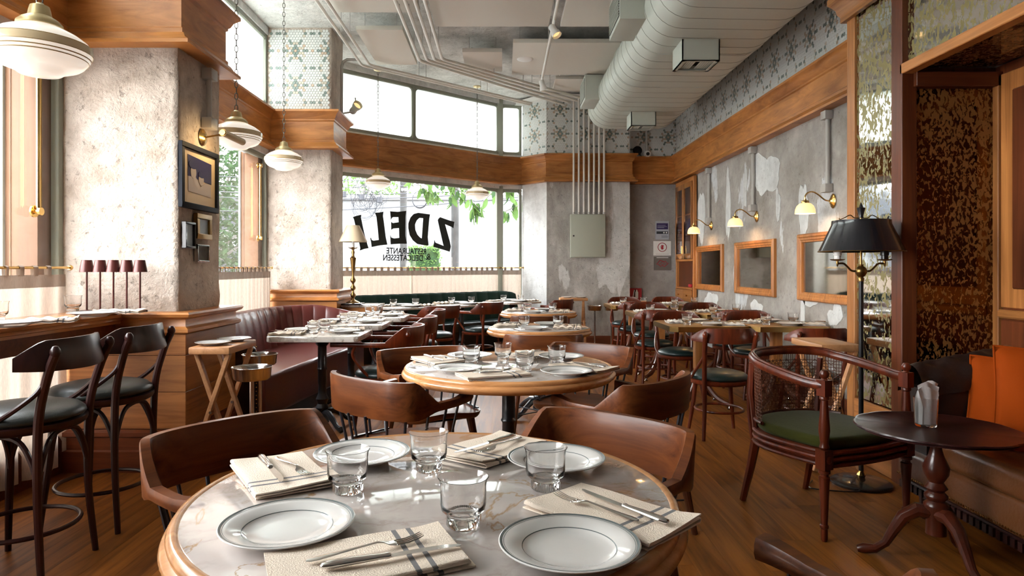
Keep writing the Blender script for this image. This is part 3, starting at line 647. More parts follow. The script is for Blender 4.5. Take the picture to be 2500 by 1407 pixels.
for x, y, fx, fy, lab in (
    (-.76, 2.04, .74, -.67, 'dark captain chair facing the viewer at the left back of the nearest round table'),
    (.27, 2.08, -.66, -.75, 'walnut captain chair with sunlit inner backrest behind the right of the nearest round table'),
    (-.52, 3.16, .62, .78, 'curved-back walnut captain chair seen from behind, left of the middle round table'),
    (.60, 3.12, -.74, .67, 'dark curved-back captain chair seen from behind, right of the middle round table'),
    (-.44, 3.98, .46, -.89, 'captain chair with glossy seat facing the viewer, left back of the middle round table'),
    (.50, 4.18, -.57, -.82, 'captain chair facing the viewer, right back of the middle round table'),
    (.31, 5.12, 0, 1, 'captain chair with its back to the viewer, behind the middle round table'),
    (.38, 7.02, 0, 1, 'captain chair with its back to the viewer, between the two farthest round tables')):
    place(cap0, 'cap', x, y, ang(fx, fy), lab, 'chair', GC)
place(cap0, 'cap', .40, 1.15, ang(-.3, .95), 'captain chair of which only armrest and backrest top show, bottom right', 'chair', GC)
# ---------------------------------------------- bentwood family, local +y = front
def bent(name, sh, top, mats, bar=False, r=.215, crest_t=.10, wide=.25):
    fr_, cu_, = mats
    t = thing(name, name, 'chair')
    c = MB().lathe([(0, sh - .012), (r * .97, sh - .012), (r * 1.01, sh), (r * .99, sh + .014), (r * .90, sh + .032), (r * .7, sh + .044), (r * .35, sh + .05), (0, sh + .051)], n=36); c.build('seat_cushion', M[cu_], t, ang=60)
    MB().lathe([(0, sh - .048), (r * .97, sh - .048), (r * 1.01, sh - .040), (r * 1.03, sh - .03), (r * 1.03, sh - .016), (r * .98, sh - .011), (0, sh - .011)], n=36).build('seat_frame', M[fr_], t, ang=50)
    k = sh / .46 if bar else 1
    for sg in (-1, 1):
        MB().tube([(sg * .135, .14, sh - .03), (sg * .15, .158, sh * .5), (sg * .178, .185, 0)], [.017, .017, .013], 10).build('leg', M[fr_], t)
        p = bez([(sg * .18, -.205, 0), (sg * .165, -.18, sh * .5), (sg * .168, -.185, sh), (sg * .178, -.225, sh + (top - sh) * .55), (sg * .185, -.262, top - .055)], 5)
        q = MB().tube(p, [.013 + .005 * min(1, i / 8) for i in range(len(p))], 10).build('back_post', M[fr_], t)
        MB().lathe([(.0, -.004), (.012, -.004), (.016, .004), (.020, .016), (.018, .03), (.010, .042), (0, .045)], c=(sg * .186, -.264, top - .06), n=12).build('finial', M[fr_], q)
        b = bez([(sg * .176, -.212, sh + (top - sh) * .50), (sg * .195, -.19, sh + (top - sh) * .36), (sg * .218, -.10, sh + .045), (sg * .212, -.02, sh + .0), (sg * .19, .06, sh - .025)], 5)
        MB().tube(b, .0105, 8).build('seat_brace', M[fr_], t)
    n = 21; pl, hb, ht = [], [], []
    for i in range(n):
        u = -1 + 2 * i / (n - 1); a = u * 1.12
        pl.append((wide * math.sin(a) * 1.06, -.285 + (1 - math.cos(a)) * .24))
        e = max(0, (abs(u) - .62) / .38); hb.append(top - crest_t + .006 * e + .01 * abs(u)); ht.append(top - .058 * e ** 1.2 + .006 * math.cos(u * 1.5))
    MB().ribbon(pl, hb, ht, .019, lean=-.18).build('backrest', M[fr_], t, ang=50)
    rz_ = .20 if not bar else .19; rr = .178 if not bar else .205
    ringc = [(x, y * 1.0 - .01, z) for x, y, z in circ(rr, rz_, 36)]
    MB().tube(ringc, .010, 8, closed=True).build('ring_stretcher', M[fr_], t)
    if bar:
        L4 = [(-.14, .15), (.14, .15), (.165, -.18), (-.165, -.18)]
        for i in range(4):
            a, b2 = L4[i], L4[(i + 1) % 4]
            for (p, q_) in ((a, b2), (b2, a)):
                mx_, my_ = (p[0] * .42 + q_[0] * .58), (p[1] * .42 + q_[1] * .58)
                MB().tube(bez([(p[0] * 1.0, p[1] * 1.0, sh - .27), (p[0] * .93 + q_[0] * .07, p[1] * .93 + q_[1] * .07, sh - .17), (p[0] * .75 + q_[0] * .25, p[1] * .75 + q_[1] * .25, sh - .075), (mx_, my_, sh - .055)], 5), .011, 7).build('arch_brace', M[fr_], t)
    return t
bar0 = bent('bar_stool', .655, .985, ('espr', 'olive'), True, r=.235, crest_t=.125, wide=.275)
for i, (y, lab) in enumerate(((3.34, 'dark bentwood bar stool with olive seat, nearest the rough pillar'), (2.79, 'dark bentwood bar stool with olive seat at the left edge, nearer the viewer'))):
    place(bar0, 'bar', -2.05, y, ang(-1, .04 if i == 0 else -.02), lab, 'bar stool', 'bar stools at the wooden counter')
side0 = bent('bentwood_chair', .445, .83, ('maho', 'greenl'), crest_t=.108, wide=.262)
GB = 'bentwood chairs with round green seats at the brass-edged tables'
for x, y, fx, fy, lab in (
    (1.66, 5.04, 0, 1, 'bentwood chair seen from behind, in front of the nearest brass-edged table'),
    (2.36, 5.06, 0, 1, 'bentwood chair seen from behind, between the wooden tray stand and the wall table'),
    (1.74, 6.44, 0, -1, 'bentwood chair facing the viewer behind the nearest brass-edged table on the aisle'),
    (2.50, 6.50, 0, -1, 'bentwood chair facing the viewer behind the nearest brass-edged table by the wall'),
    (1.66, 7.16, 0, 1, 'bentwood chair with its back to the viewer at the second row on the aisle'),
    (2.52, 7.16, 0, 1, 'bentwood chair with its back to the viewer at the second row by the wall'),
    (1.84, 8.12, 0, -1, 'bentwood chair facing the viewer behind the second row on the aisle'),
    (2.52, 8.16, 0, -1, 'bentwood chair facing the viewer behind the second row by the wall'),
    (1.78, 8.86, 0, 1, 'bentwood chair with its back to the viewer at the last row on the aisle'),
    (2.52, 9.86, 0, -1, 'bentwood chair facing the viewer behind the last brass-edged table by the wall'),
    (1.84, 9.78, 0, -1, 'bentwood chair facing the viewer behind the last brass-edged table on the aisle')):
    place(side0, 'side', x, y, ang(fx, fy), lab, 'chair', GB)
# ---------------------------------------------- bentwood armchair (continuous arms, raised back)
def armchair():
    t = thing('bentwood_armchair', 'x', 'chair'); sh = .425; r = .235
    MB().lathe([(0, sh - .012), (r * .97, sh - .012), (r * 1.01, sh), (r * .98, sh + .02), (r * .88, sh + .042), (r * .6, sh + .056), (0, sh + .06)], n=36).build('seat_cushion', M['greenl'], t, ang=60)
    MB().lathe([(0, sh - .05), (r * .97, sh - .05), (r * 1.03, sh - .036), (r * 1.03, sh - .018), (r * .98, sh - .011), (0, sh - .011)], n=36).build('seat_frame', M['maho'], t, ang=50)
    cu = [(.262, .36), (.268, .25), (.275, .12), (.278, 0), (.265, -.10), (.225, -.19), (.16, -.25), (.08, -.28), (0, -.29)]
    cu = [(p.x, p.y) for p in bez([(x, y, 0) for x, y in cu + [(-x, y) for x, y in cu[-2::-1]]], 3)]
    MB().ribbon(cu, [.665] * len(cu), [.70] * len(cu), [.046 if y > -.1 else .036 for x, y in cu]).build('armrest', M['maho'], t, ang=50)
    bk = [p for p in cu if p[1] < -.06]; hb = [.66] * len(bk); ht = [.70 + .115 * min(1, max(0, (-.06 - y) / .13)) for x, y in bk]
    MB().ribbon([(x * 1.02, y * 1.02) for x, y in bk], hb, ht, .024, lean=-.1).build('backrest', M['maho'], t, ang=50)
    for sg in (-1, 1):
        MB().tube([(sg * .15, .16, sh - .03), (sg * .18, .20, 0)], [.018, .013], 10).build('leg', M['maho'], t)
        p = bez([(sg * .18, -.21, 0), (sg * .165, -.19, sh), (sg * .19, -.225, .69)], 5); MB().tube(p, [.014] * 3 + [.018] * (len(p) - 3), 10).build('back_post', M['maho'], t)
        MB().lathe([(0, 0), (.012, 0), (.02, .012), (.016, .03), (0, .038)], c=(sg * .225, -.235, .745), n=10, M=None).build('finial', M['maho'], t)
        MB().tube(bez([(sg * .272, .17, .668), (sg * .26, .19, .60), (sg * .225, .14, .50), (sg * .205, .06, sh - .02)], 5), .013, 8).build('arm_support', M['maho'], t)
    MB().tube(circ(.18, .20, 32), .010, 8, closed=True).build('ring_stretcher', M['maho'], t)
    return t
arm0 = armchair(); GA = 'bentwood armchairs with continuous arms and green seats'
for x, y, fx, fy, lab in (
    (-.96, 5.33, -1, .06, 'bentwood armchair at the nearest white marble table by the red banquette'),
    (-.95, 6.28, -1, .0, 'bentwood armchair at the second white marble table by the red banquette'),
    (-.96, 7.30, -1, -.05, 'bentwood armchair at the third white marble table by the red banquette'),
    (-.86, 8.22, -.6, .8, 'bentwood armchair with its back to the viewer at the left green banquette table'),
    (-.32, 8.98, -.80, .60, 'bentwood armchair with one curved arm showing at the middle green banquette table'),
    (.72, 9.75, -.80, .60, 'bentwood armchair at the right green banquette table, beside the far pillar')):
    place(arm0, 'arm', x, y, ang(fx, fy), lab, 'chair', GA)
# ---------------------------------------------- round tables
TZ = .76
def iron_base(t, x=0, y=0, h=.70, foot=.27):
    q = MB().lathe([(.055, 0), (.055, .03), (.045, .05), (.038, .09), (.052, .12), (.036, .15), (.050, .19), (.032, .23), (.030, .30), (.034, .31), (.034, h * .62), (.042, h * .64), (.036, h * .66), (.034, h - .06), (.052, h - .04), (.055, h)], c=(x, y, .045), n=20).build('column', M['black'], t, ang=40)
    for k in range(4):
        a = PI / 4 + k * PI / 2; c_, s_ = math.cos(a), math.sin(a)
        MB().tube([(x + c_ * d, y + s_ * d, z) for d, z in ((.03, .13), (.10, .125), (.17, .085), (foot - .05, .045), (foot, .035), (foot + .02, .018))], [.028, .026, .022, .018, .024, .018], 8).build('foot', M['black'], t)
def round_table(x, y, R, label):
    t = thing('round_table', label, 'table', (x, y, 0), 0, 'round marble tables with moulded wooden rims')
    MB().lathe([(0, TZ - .022), (R - .026, TZ - .022), (R - .026, TZ - .002), (R - .030, TZ), (0, TZ)], n=96).build('marble_top', M['marble'], t, ang=40)
    rim = [(R - .028, TZ - .001), (R - .020, TZ + .003), (R - .010, TZ - .001), (R - .004, TZ - .010), (R - .006, TZ - .020), (R + .004, TZ - .026), (R + .008, TZ - .036), (R + .004, TZ - .046), (R - .006, TZ - .052), (R - .012, TZ - .060), (R - .05, TZ - .062), (R - .05, TZ - .024), (R - .028, TZ - .022), (R - .028, TZ - .001)]
    MB().lathe(rim, n=96, cap=False).build('rim', M['rim'], t, ang=60)
    MB().lathe([(0, TZ - .062), (R - .048, TZ - .062), (R - .048, TZ - .023), (0, TZ - .023)], n=48).build('underside', M['black'], t)
    iron_base(t, h=.655)
    return t
RT = [(-.16, 1.52, .56, 'nearest and largest-looking round marble table with wooden rim'), (.03, 3.51, .56, 'middle round marble table with wooden rim, ringed by captain chairs'),
      (.315, 5.70, .45, 'smaller round marble table, second from the far end of the row'), (.42, 7.75, .45, 'farthest small round marble table in the row')]
for a in RT: round_table(*a)
# ---------------------------------------------- rectangular marble tables
def rect_table(name, x, y, w, d, rz, top, th, label, group, base='iron', edge=None, ch=0.03):
    t = thing(name, label, 'table', (x, y, 0), rz, group)
    hx, hy = w / 2, d / 2
    pts = [(-hx + ch, -hy), (hx - ch, -hy), (hx, -hy + ch), (hx, hy - ch), (hx - ch, hy), (-hx + ch, hy), (-hx, hy - ch), (-hx, -hy + ch)]
    MB().poly(pts, TZ - th, TZ).build('table_top', M[top], t, bevel=.008 if top == 'marblew' else .002)
    if edge:
        e = MB(); e.sweep([(0, TZ - th - .012), (.004, TZ - th - .012), (.004, TZ - .001), (0, TZ - .001)], pts, closed=True); e.build('brass_edge', M[edge], t, smooth=False)
    if base == 'iron': iron_base(t, h=TZ - th - .047)
    else:
        MB().box(-.045, .045, -.045, .045, .20, TZ - th).build('column', M['oakz'], t, bevel=.008)
        for k in range(4):
            a = PI / 4 + k * PI / 2; c_, s_ = math.cos(a), math.sin(a)
            f = MB().tube(bez([(c_ * .03, s_ * .03, .34), (c_ * .08, s_ * .08, .20), (c_ * .18, s_ * .18, .09), (c_ * .30, s_ * .30, .045)], 4), [.026] * 10 + [.022] * 3, 8).build('foot', M['redz'], t)
            MB().lathe([(0, 0), (.020, 0), (.022, .006), (.012, .014), (.008, .03), (0, .03)], c=(c_ * .30, s_ * .30, 0), n=12).build('glide', M['steel'], f)
    return t
LT = [(-1.445, 5.24, .70, .60, 'nearest white marble table by the red banquette'), (-1.44, 6.22, .70, .66, 'second white marble table by the red banquette'), (-1.38, 7.06, .70, .56, 'third white marble table by the red banquette')]
for x, y, w_, d_, lab in LT: rect_table('marble_table', x, y, w_, d_, 0, 'marblew', .045, lab, 'white marble tables by the red banquette')
OA = math.atan2(U.y, U.x)
GT = [(-1.33, 8.83, 'left white marble table in front of the green banquette'), (-.60, 9.42, 'middle white marble table in front of the green banquette'), (.14, 10.16, 'right white marble table in front of the green banquette')]
for x, y, lab in GT: rect_table('marble_table', x, y, .72, .62, OA, 'marblew', .032, lab, 'white marble tables by the green banquette')
BT = []
for row, (yc, nm) in enumerate(((6.12, 'nearest'), (7.62, 'second'), (9.30, 'farthest'))):
    for xc, side in ((1.83, 'on the aisle'), (2.55, 'against the concrete wall')):
        rect_table('brass_edged_table', xc, yc, .70, .74, 0, 'tabtop', .035, '%s brass-edged wooden table %s' % (nm, side), 'brass-edged wooden tables along the right wall', 'wood', 'brass', .06)
        BT.append((xc, yc, '%s brass-edged table %s' % (nm, side)))
# ---------------------------------------------- bar counter
ct = thing('bar_counter', 'long wooden bar counter under the left street window', 'counter', (-2.42, 3.0, 0))
prof = [(.11, .93), (.38, .93), (.38, .945), (.40, .952), (.392, .965), (.405, .972), (.412, .99), (.402, 1.005), (.39, 1.008), (.11, 1.008)]
MB().sweep(prof, [(-.36, -2.9), (-.36, 1.115)]).build('counter_top', M['counter'], ct, ang=40)
MB().box(-.24, -.0, -2.8, 1.09, .84, .93).build('apron', M['redx'], ct)
for yy in (-2.2, -.9): MB().box(-.23, -.17, yy, yy + .06, 0, .84).build('bracket_leg', M['redz'], ct)
# ---------------------------------------------- folding tray stands
def tray(label, x, y, rz=0, z=.80, w_=.25, d_=.44):
    t = thing('folding_tray_stand', label, 'tray stand', (x, y, 0), rz, 'folding wooden tray stands')
    MB().box(-w_ / 2, w_ / 2, -d_ / 2, d_ / 2, z - .045, z).build('tray_top', M['trayx'], t, bevel=.010)
    for sy in (-1, 1):
        for sg, off in ((1, 0), (-1, .028)):
            yy = sy * (d_ / 2 - .045) + off * -sy
            l = MB().beam((sg * (w_ / 2 - .02), yy, z - .045), (-sg * .15, yy, 0), .026, .034, up=(0, 1, 0)).build('leg', M['trayx'], t, bevel=.003, segs=1)
        MB().tube([(0, sy * (d_ / 2 - .02), .40), (0, sy * (d_ / 2 - .10), .40)], .009, 10).build('bolt', M['steel'], t)
    for zz, sg in ((.22, 1), (.22, -1)): MB().box(-sg * .075 - .012, -sg * .075 + .012, -d_ / 2 + .07, d_ / 2 - .07, zz - .05, zz - .015).build('cross_rail', M['trayx'], t)
    return t
tray('folding wooden tray stand with two plates beside the near pillar', -1.775, 4.17)
tray('empty folding wooden tray stand beside the black floor lamp', 2.11, 4.30)
tray('folding wooden tray stand with two plates before the far pillar', 1.12, 10.45, PI / 2)
def bowl(label, x, y, z=.685):
    t = thing('wine_bowl_stand', label, 'bowl stand', (x, y, 0), 0, 'steel bowls on slim stands')
    MB().lathe([(.03, z - .075), (.10, z - .075), (.108, z - .065), (.113, z - .01), (.120, z), (.116, z + .001), (.108, z - .012), (.104, z - .064), (0, z - .068)], n=36, cap=False).build('bowl', M['steel'], t, ang=50)
    MB().lathe([(0, z - .078), (.05, z - .078), (.05, z - .07), (0, z - .07)], n=24).build('bowl_base', M['steel'], t)
    MB().tube([(0, 0, .01), (0, 0, z - .075)], .0135, 14).build('pole', M['steel'], t)
    MB().lathe([(0, 0), (.115, 0), (.115, .008), (.02, .02), (0, .02)], n=32).build('foot', M['steel'], t, ang=40)
bowl('steel bowl on a slim stand beside the red banquette, nearer the viewer', -1.51, 3.94)
bowl('steel bowl on a slim stand half hidden by the tray stand legs', -1.68, 4.53)
bowl('left steel bowl on a slim stand before the far pillar', 1.44, 10.28); bowl('right steel bowl on a slim stand before the far pillar', 1.70, 10.28)
# ---------------------------------------------- oxblood banquette
bq = thing('red_banquette', 'oxblood leather banquette with channelled back between the rough pillars', 'banquette', (-2.2, 6.2, 0))
bp = bez([(-2.66, 4.93, 0), (-2.66, 5.6, 0), (-2.66, 6.6, 0), (-2.63, 7.1, 0), (-2.52, 7.42, 0), (-2.28, 7.60, 0), (-2.0, 7.66, 0), (-1.62, 7.66, 0)], 14)
L_ = [0]
for a, b in zip(bp, bp[1:]): L_.append(L_[-1] + (b - a).length)
def backf(i, v, per=.17):
    p = bp[i]; t = (bp[min(i + 1, len(bp) - 1)] - bp[max(i - 1, 0)]).normalized(); n = Vector((t.y, -t.x, 0)); s_ = L_[i]
    hi = .86 if s_ < 2.9 else .86 - .16 * min(1, (s_ - 2.9) / .8) ** 1.3
    a = v * PI * 1.0; out = .10 + .17 * (1 - v) ** .8 if v < .78 else .10 + .17 * .22 ** .8 - (v - .78) * .85
    z = .40 + (hi - .40) * (math.sin(min(v / .8, 1) * PI / 2) if v < .8 else 1 - .6 * (v - .8) ** 1.5 * 2)
    out += .014 * abs(math.sin(PI * s_ / per)) ** .45 - .01
    return (p.x + n.x * out + 2.2, p.y + n.y * out - 6.2, z)
mb = MB(); NV = 14; n_ = len(bp)
bp2 = []
for i in range(n_ - 1):
    for k in range(2): bp2.append(bp[i].lerp(bp[i + 1], k / 2))
bp2.append(bp[-1]); bp = bp2; L_ = [0]
for a, b in zip(bp, bp[1:]): L_.append(L_[-1] + (b - a).length)
n_ = len(bp); vs = [backf(i, j / NV) for i in range(n_) for j in range(NV + 1)]
mb.add(vs, [(i * (NV + 1) + j, (i + 1) * (NV + 1) + j, (i + 1) * (NV + 1) + j + 1, i * (NV + 1) + j + 1) for i in range(n_ - 1) for j in range(NV)])
mb.build('channelled_back', M['redl'], bq, ang=70)
MB().sweep([(0, .1), (.10, .1), (.10, .80), (0, .80)], [(p.x + 2.2, p.y - 6.2) for p in bp[::4] + [bp[-1]] if p.x < -2.1]).build('back_shell', M['redl'], bq)
sp = [(-2.55, 4.93), (-1.80, 4.93), (-1.76, 5.4), (-1.70, 6.0), (-1.62, 6.6), (-1.56, 7.05), (-1.55, 7.30), (-1.60, 7.45), (-2.2, 7.50), (-2.50, 7.2)]
sp = [(x + 2.2, y - 6.2) for x, y in sp]
MB().poly(sp, .12, .452).build('seat', M['redl'], bq, bevel=.035, segs=4, ang=50)
MB().poly([(x * .93, y * .98) for x, y in sp], 0, .13).build('plinth', M['black'], bq)
e = MB().poly([(0, 0), (.78, 0), (.84, .10), (.84, .60), (.80, .685), (.70, .72), (.15, .80), (0, .80)], 0, .05)
o = e.build('arm_panel', M['darkl'], bq, bevel=.012); o.matrix_local = Matrix.Translation((-.46, -1.27, 0)) @ Matrix(((1, 0, 0, 0), (0, 0, -1, 0), (0, 1, 0, 0), (0, 0, 0, 1)))
nm = MB()
for k in range(22): nm.lathe([(0, 0), (.006, .001), (.004, .004), (0, .005)], c=(.365, -1.325, .06 + k * .03), n=6, M=Matrix.Rotation(PI / 2, 4, 'X'))
nm.build('nail_trim', M['brass'], bq)['kind'] = 'stuff'
# ---------------------------------------------- green tufted banquette, along the lettered window
gb = thing('green_banquette', 'dark green tufted banquette under the lettered shop window', 'banquette', tuple(OB0 + NR * .02 + U * .52), OA)
LB = 3.36
def tuft(u, v):
    x = .02 + u * LB; per = .23; row = v * 3.2; sh_ = .5 if int(row) % 2 else 0
    s_ = abs(math.sin(PI * (x / per))) ** .6; w_ = math.sin(min(1, v / .85) * PI / 2)
    y = -(.10 + .13 * (1 - v * .8) + .035 * s_ * (.5 + .5 * math.sin(min(1, v * 1.1) * PI)))
    if v > .88: y += (v - .88) / .12 * .16
    z = .42 + (.885 - .42) * min(1, v / .86) ** .9 + (.006 * s_ if v > .8 else 0)
    if u > .93: z -= .05 * ((u - .93) / .07) ** 2
    return (x, y, z)
MB().grid(tuft, 210, 16).build('tufted_back', M['greenv'], gb, ang=80)
MB().box(.02, LB + .02, -.06, -.0, .1, .84).build('back_shell', M['greenv'], gb)
bt = MB()
for i in range(14):
    for v in (.30, .62):
        x = .02 + .23 * (i + (.0 if v < .5 else .0)); p = tuft((x - .02) / LB, v); bt.lathe([(0, .0), (.011, .0), (.008, .006), (0, .008)], c=(p[0], p[1] - .002, p[2]), n=8, M=Matrix.Rotation(PI / 2, 4, 'X'))
bt.build('buttons', M['greenv'], gb)['kind'] = 'stuff'
for k in range(4): MB().box(.02 + k * LB / 4, .02 + (k + 1) * LB / 4 - .006, -.60, -.16, .30, .455).build('seat_cushion', M['greenl'], gb, bevel=.03, segs=3)
MB().box(.02, LB, -.57, -.06, .0, .30).build('plinth', M['black'], gb)
# ---------------------------------------------- side ledge with the parchment lamp
st = thing('side_ledge', 'small white-topped wooden ledge under the parchment table lamp', 'side table', (-1.76, 8.15, 0))
MB().box(-.20, .25, -.22, .22, .80, .83).build('ledge_top', M['marblew'], st, bevel=.004)
MB().box(-.19, .23, -.20, .20, .66, .80).build('apron', M['oakx'], st)
for a_ in (-.17, .21):
    for b_ in (-.18, .18): MB().box(a_ - .02, a_ + .02, b_ - .02, b_ + .02, 0, .66).build('leg', M['redz'], st)
lp = thing('table_lamp', 'tall brass candlestick lamp with parchment shade in the shop window', 'lamp', (-1.83, 8.0, .83))
MB().box(-.12, .12, -.12, .12, 0, .02).build('base_block', M['blackpaint'], lp, bevel=.004)
MB().lathe([(0, .02), (.085, .02), (.08, .03), (.05, .045), (.02, .06), (.014, .08), (.03, .10), (.034, .12), (.016, .145), (.012, .17), (.03, .19), (.032, .21), (.014, .24), (.012, .26), (.03, .28), (.034, .30), (.018, .33), (.014, .36), (.018, .40), (.034, .55), (.038, .57), (.02, .585), (.014, .61), (.022, .64), (.012, .66), (.018, .68), (.03, .69), (.014, .705), (0, .705)], n=20).build('stem', M['agedbrass'], lp, ang=50)
for k in range(6):
    a = k * PI / 3; MB().tube([(.01 * math.cos(a), .01 * math.sin(a), .68), (.045 * math.cos(a), .045 * math.sin(a), .69), (.055 * math.cos(a), .055 * math.sin(a), .705)], [.006, .005, .002], 6).build('leaf_cup', M['agedbrass'], lp)
MB().tube([(0, 0, .70), (0, 0, .80)], .016, 14).build('candle_tube', M['white'], lp)
MB().lathe([(.172, .765), (.17, .765), (.075, .965), (.077, .966), (.172, .765)], n=40, cap=False).build('shade', M['shade'], lp)
# ================================================================ RIGHT SIDE: armchair, tea table, sofa, floor lamp
ac = thing('cane_armchair', 'mahogany cane-backed tub armchair with olive velvet seat', 'armchair', (1.66, 3.42, 0), ang(.40, -.92))
# local: +y front ; half width .30
U2 = [(.285, .27), (.31, .14), (.315, 0), (.30, -.12), (.25, -.22), (.16, -.285), (.06, -.31), (0, -.315)]
U2 = [(p.x, p.y) for p in bez([(x, y, 0) for x, y in U2 + [(-x, y) for x, y in U2[-2::-1]]], 4)]
nU = len(U2)
def topz(y): return .745 + .065 * min(1, max(0, (.20 - y) / .40)) + .015 * min(1, max(0, (-.15 - y) / .15))
MB().ribbon(U2, [topz(y) - .035 for x, y in U2], [topz(y) for x, y in U2], .045).build('top_rail', M['maho'], ac, ang=50)
MB().tube([(x, y, topz(y) + .003) for x, y in U2], .009, 8).build('rail_bead', M['maho'], ac)
seatp = [(.27, .26), (.20, .285), (0, .30), (-.20, .285), (-.27, .26), (-.30, .1), (-.30, -.08), (-.24, -.22), (-.13, -.29), (0, -.305), (.13, -.29), (.24, -.22), (.30, -.08), (.30, .1)][::-1]
sm = [(p.x, p.y) for p in bez([(x, y, 0) for x, y in seatp + [seatp[0]]], 4)][:-1]
MB().poly([(x * .97, y * .97) for x, y in sm], .345, .42).build('seat_rail', M['maho'], ac, bevel=.006)
for zz in (.352, .383, .412): MB().tube([(x, y, zz) for x, y in sm], .011, 8, closed=True).build('seat_moulding', M['maho'], ac)
MB().poly([(x * .95, y * .95) for x, y in sm], .418, .475).build('seat_cushion', M['velvet'], ac, bevel=.024, segs=4, ang=60)
for sg in (-1, 1):
    p = MB().lathe([(.012, 0), (.016, .01), (.015, .06), (.020, .065), (.020, .075), (.015, .08), (.017, .12), (.023, .27), (.026, .30), (.019, .305), (.019, .315), (.027, .32), (.027, .332), (.020, .338)], c=(sg * .285, .262, 0), n=18); p.box(sg * .285 - .027, sg * .285 + .027, .235, .289, .338, .43)
    p.lathe([(.018, .43), (.024, .44), (.018, .455), (.020, .47), (.026, .52), (.020, .60), (.016, .66), (.022, .665), (.022, .675), (.018, .68)], c=(sg * .285, .262, 0), n=18); p.box(sg * .285 - .024, sg * .285 + .024, .238, .286, .68, .755)
    p.lathe([(.016, .755), (.012, .762), (.020, .772), (.022, .785), (.014, .80), (0, .805)], c=(sg * .285, .262, 0), n=14)
    p.build('front_post', M['maho'], ac, ang=40)
    MB().lathe([(0, 0), (.020, .001), (.014, .004), (0, .005)], c=(sg * .285, .290, .385), n=8, M=Matrix.Rotation(-PI / 2, 4, 'X')).build('rosette', M['maho'], ac)
    MB().tube([(sg * .215, -.235, .345), (sg * .225, -.26, .2), (sg * .235, -.31, 0)], [.026, .022, .017], 6).build('leg', M['maho'], ac)
    MB().tube([(sg * .225, -.225, .42), (sg * .245, -.235, .60), (sg * .25, -.222, .77)], [.018, .015, .018], 6).build('back_upright', M['maho'], ac)
# woven cane back: lattice of strands
cn = MB(); arc = [q for q in U2 if q[1] < -.10]; la = len(arc)
for i in range(0, la): 
    x, y = arc[i]
    for f_ in (0, .5):
        if i + 1 < la: xx, yy = x + (arc[i + 1][0] - x) * f_, y + (arc[i + 1][1] - y) * f_
        else: xx, yy = x, y
        cn.tube([(xx * .96, yy * .96, .47), (xx * .99, yy * .99, topz(yy) - .03)], .0016, 4, cap=False)
for k in range(17):
    z = .475 + k * .0175; cn.tube([(x * (.96 + .03 * (z - .47) / .3), y * (.96 + .03 * (z - .47) / .3), z) for x, y in arc], .0016, 4, cap=False)
for sh_ in (-1, 1):
    for i in range(-14, la, 2):
        pts = []
        for k in range(12):
            j = i + k * 1.2 if sh_ > 0 else i + 14 - k * 1.2
            if 0 <= j <= la - 1.001:
                a0 = int(j); f_ = j - a0; x = arc[a0][0] * (1 - f_) + arc[a0 + 1][0] * f_; y = arc[a0][1] * (1 - f_) + arc[a0 + 1][1] * f_; z = .475 + k * .026; q = .96 + .03 * (z - .47) / .3; pts.append((x * q, y * q, z))
        if len(pts) > 1: cn.tube(pts, .0015, 4, cap=False)
cn.build('cane_weave', M['redz'], ac, smooth=False)['kind'] = 'stuff'
MB().tube([(x * .965, y * .965, .47) for x, y in arc], .010, 8).build('lower_back_rail', M['maho'], ac)
# tea table
tt = thing('tea_table', 'small dark scalloped pedestal table with the napkin glass', 'side table', (1.87, 2.83, 0), .2)
TT = .59
sc = lambda a: 1 + .022 * abs(math.cos(6 * a)) ** .6
MB().lathe([(0, TT - .022), (.28, TT - .022), (.30, TT - .016), (.295, TT - .010), (.312, TT - .004), (.310, TT + .002), (.300, TT + .002), (.294, TT - .002), (0, TT - .002)], n=144, sq=sc).build('table_top', M['espr'], tt, ang=40)
MB().lathe([(.055, TT - .022), (.05, TT - .035), (.028, TT - .05), (.022, TT - .09), (.03, TT - .12), (.052, TT - .17), (.048, TT - .20), (.028, TT - .235), (.034, TT - .245), (.044, TT - .26), (.030, TT - .275), (.045, TT - .29), (.045, TT - .30), (.032, TT - .315), (.048, TT - .33), (.048, TT - .345), (.038, TT - .36), (.040, TT - .46), (0, TT - .47)][::-1], n=28).build('pedestal', M['mahod'], tt, ang=50)
for k in range(3):
    a = -PI / 2 - .1 + k * 2 * PI / 3; c_, s_ = math.cos(a), math.sin(a)
    MB().tube([(c_ * d, s_ * d, z) for d, z in ((.02, .22), (.07, .225), (.12, .19), (.16, .12), (.19, .06), (.23, .028), (.275, .022), (.30, .016))], [.03, .032, .028, .022, .018, .018, .022, .014], 10).build('leg', M['mahod'], tt)
# sofa in the alcove
sf = thing('leather_sofa', 'brown leather sofa with nailhead trim in the mirrored alcove', 'sofa', (2.50, 2.35, 0))
SX = 2.10 - 2.50
MB().box(SX, .36, -1.2, 1.15, .17, .33).build('seat_rail', M['brownl'], sf, bevel=.03, segs=3)
MB().box(SX + .02, .35, -1.18, 1.13, .11, .17).build('carved_base', M['espr'], sf, bevel=.01)
cb = MB()
for k in range(58): cb.box(SX + .008, SX + .024, -1.17 + k * .04, -1.145 + k * .04, .12, .158)
cb.build('carved_beads', M['espr'], sf)['kind'] = 'stuff'
for (a_, b_) in ((-1.18, .10), (-.42 + .53, .80)):
    MB().box(SX - .01, .12, a_, b_, .325, .455).build('seat_cushion', M['brownl'], sf, bevel=.04, segs=4)
nl = MB()
for k in range(150): nl.lathe([(0, 0), (.0055, .001), (.004, .004), (0, .005)], c=(SX - .001, -1.19 + k * .0156, .195), n=6, M=Matrix.Rotation(-PI / 2, 4, 'Y'))
nl.build('nail_trim', M['brass'], sf)['kind'] = 'stuff'
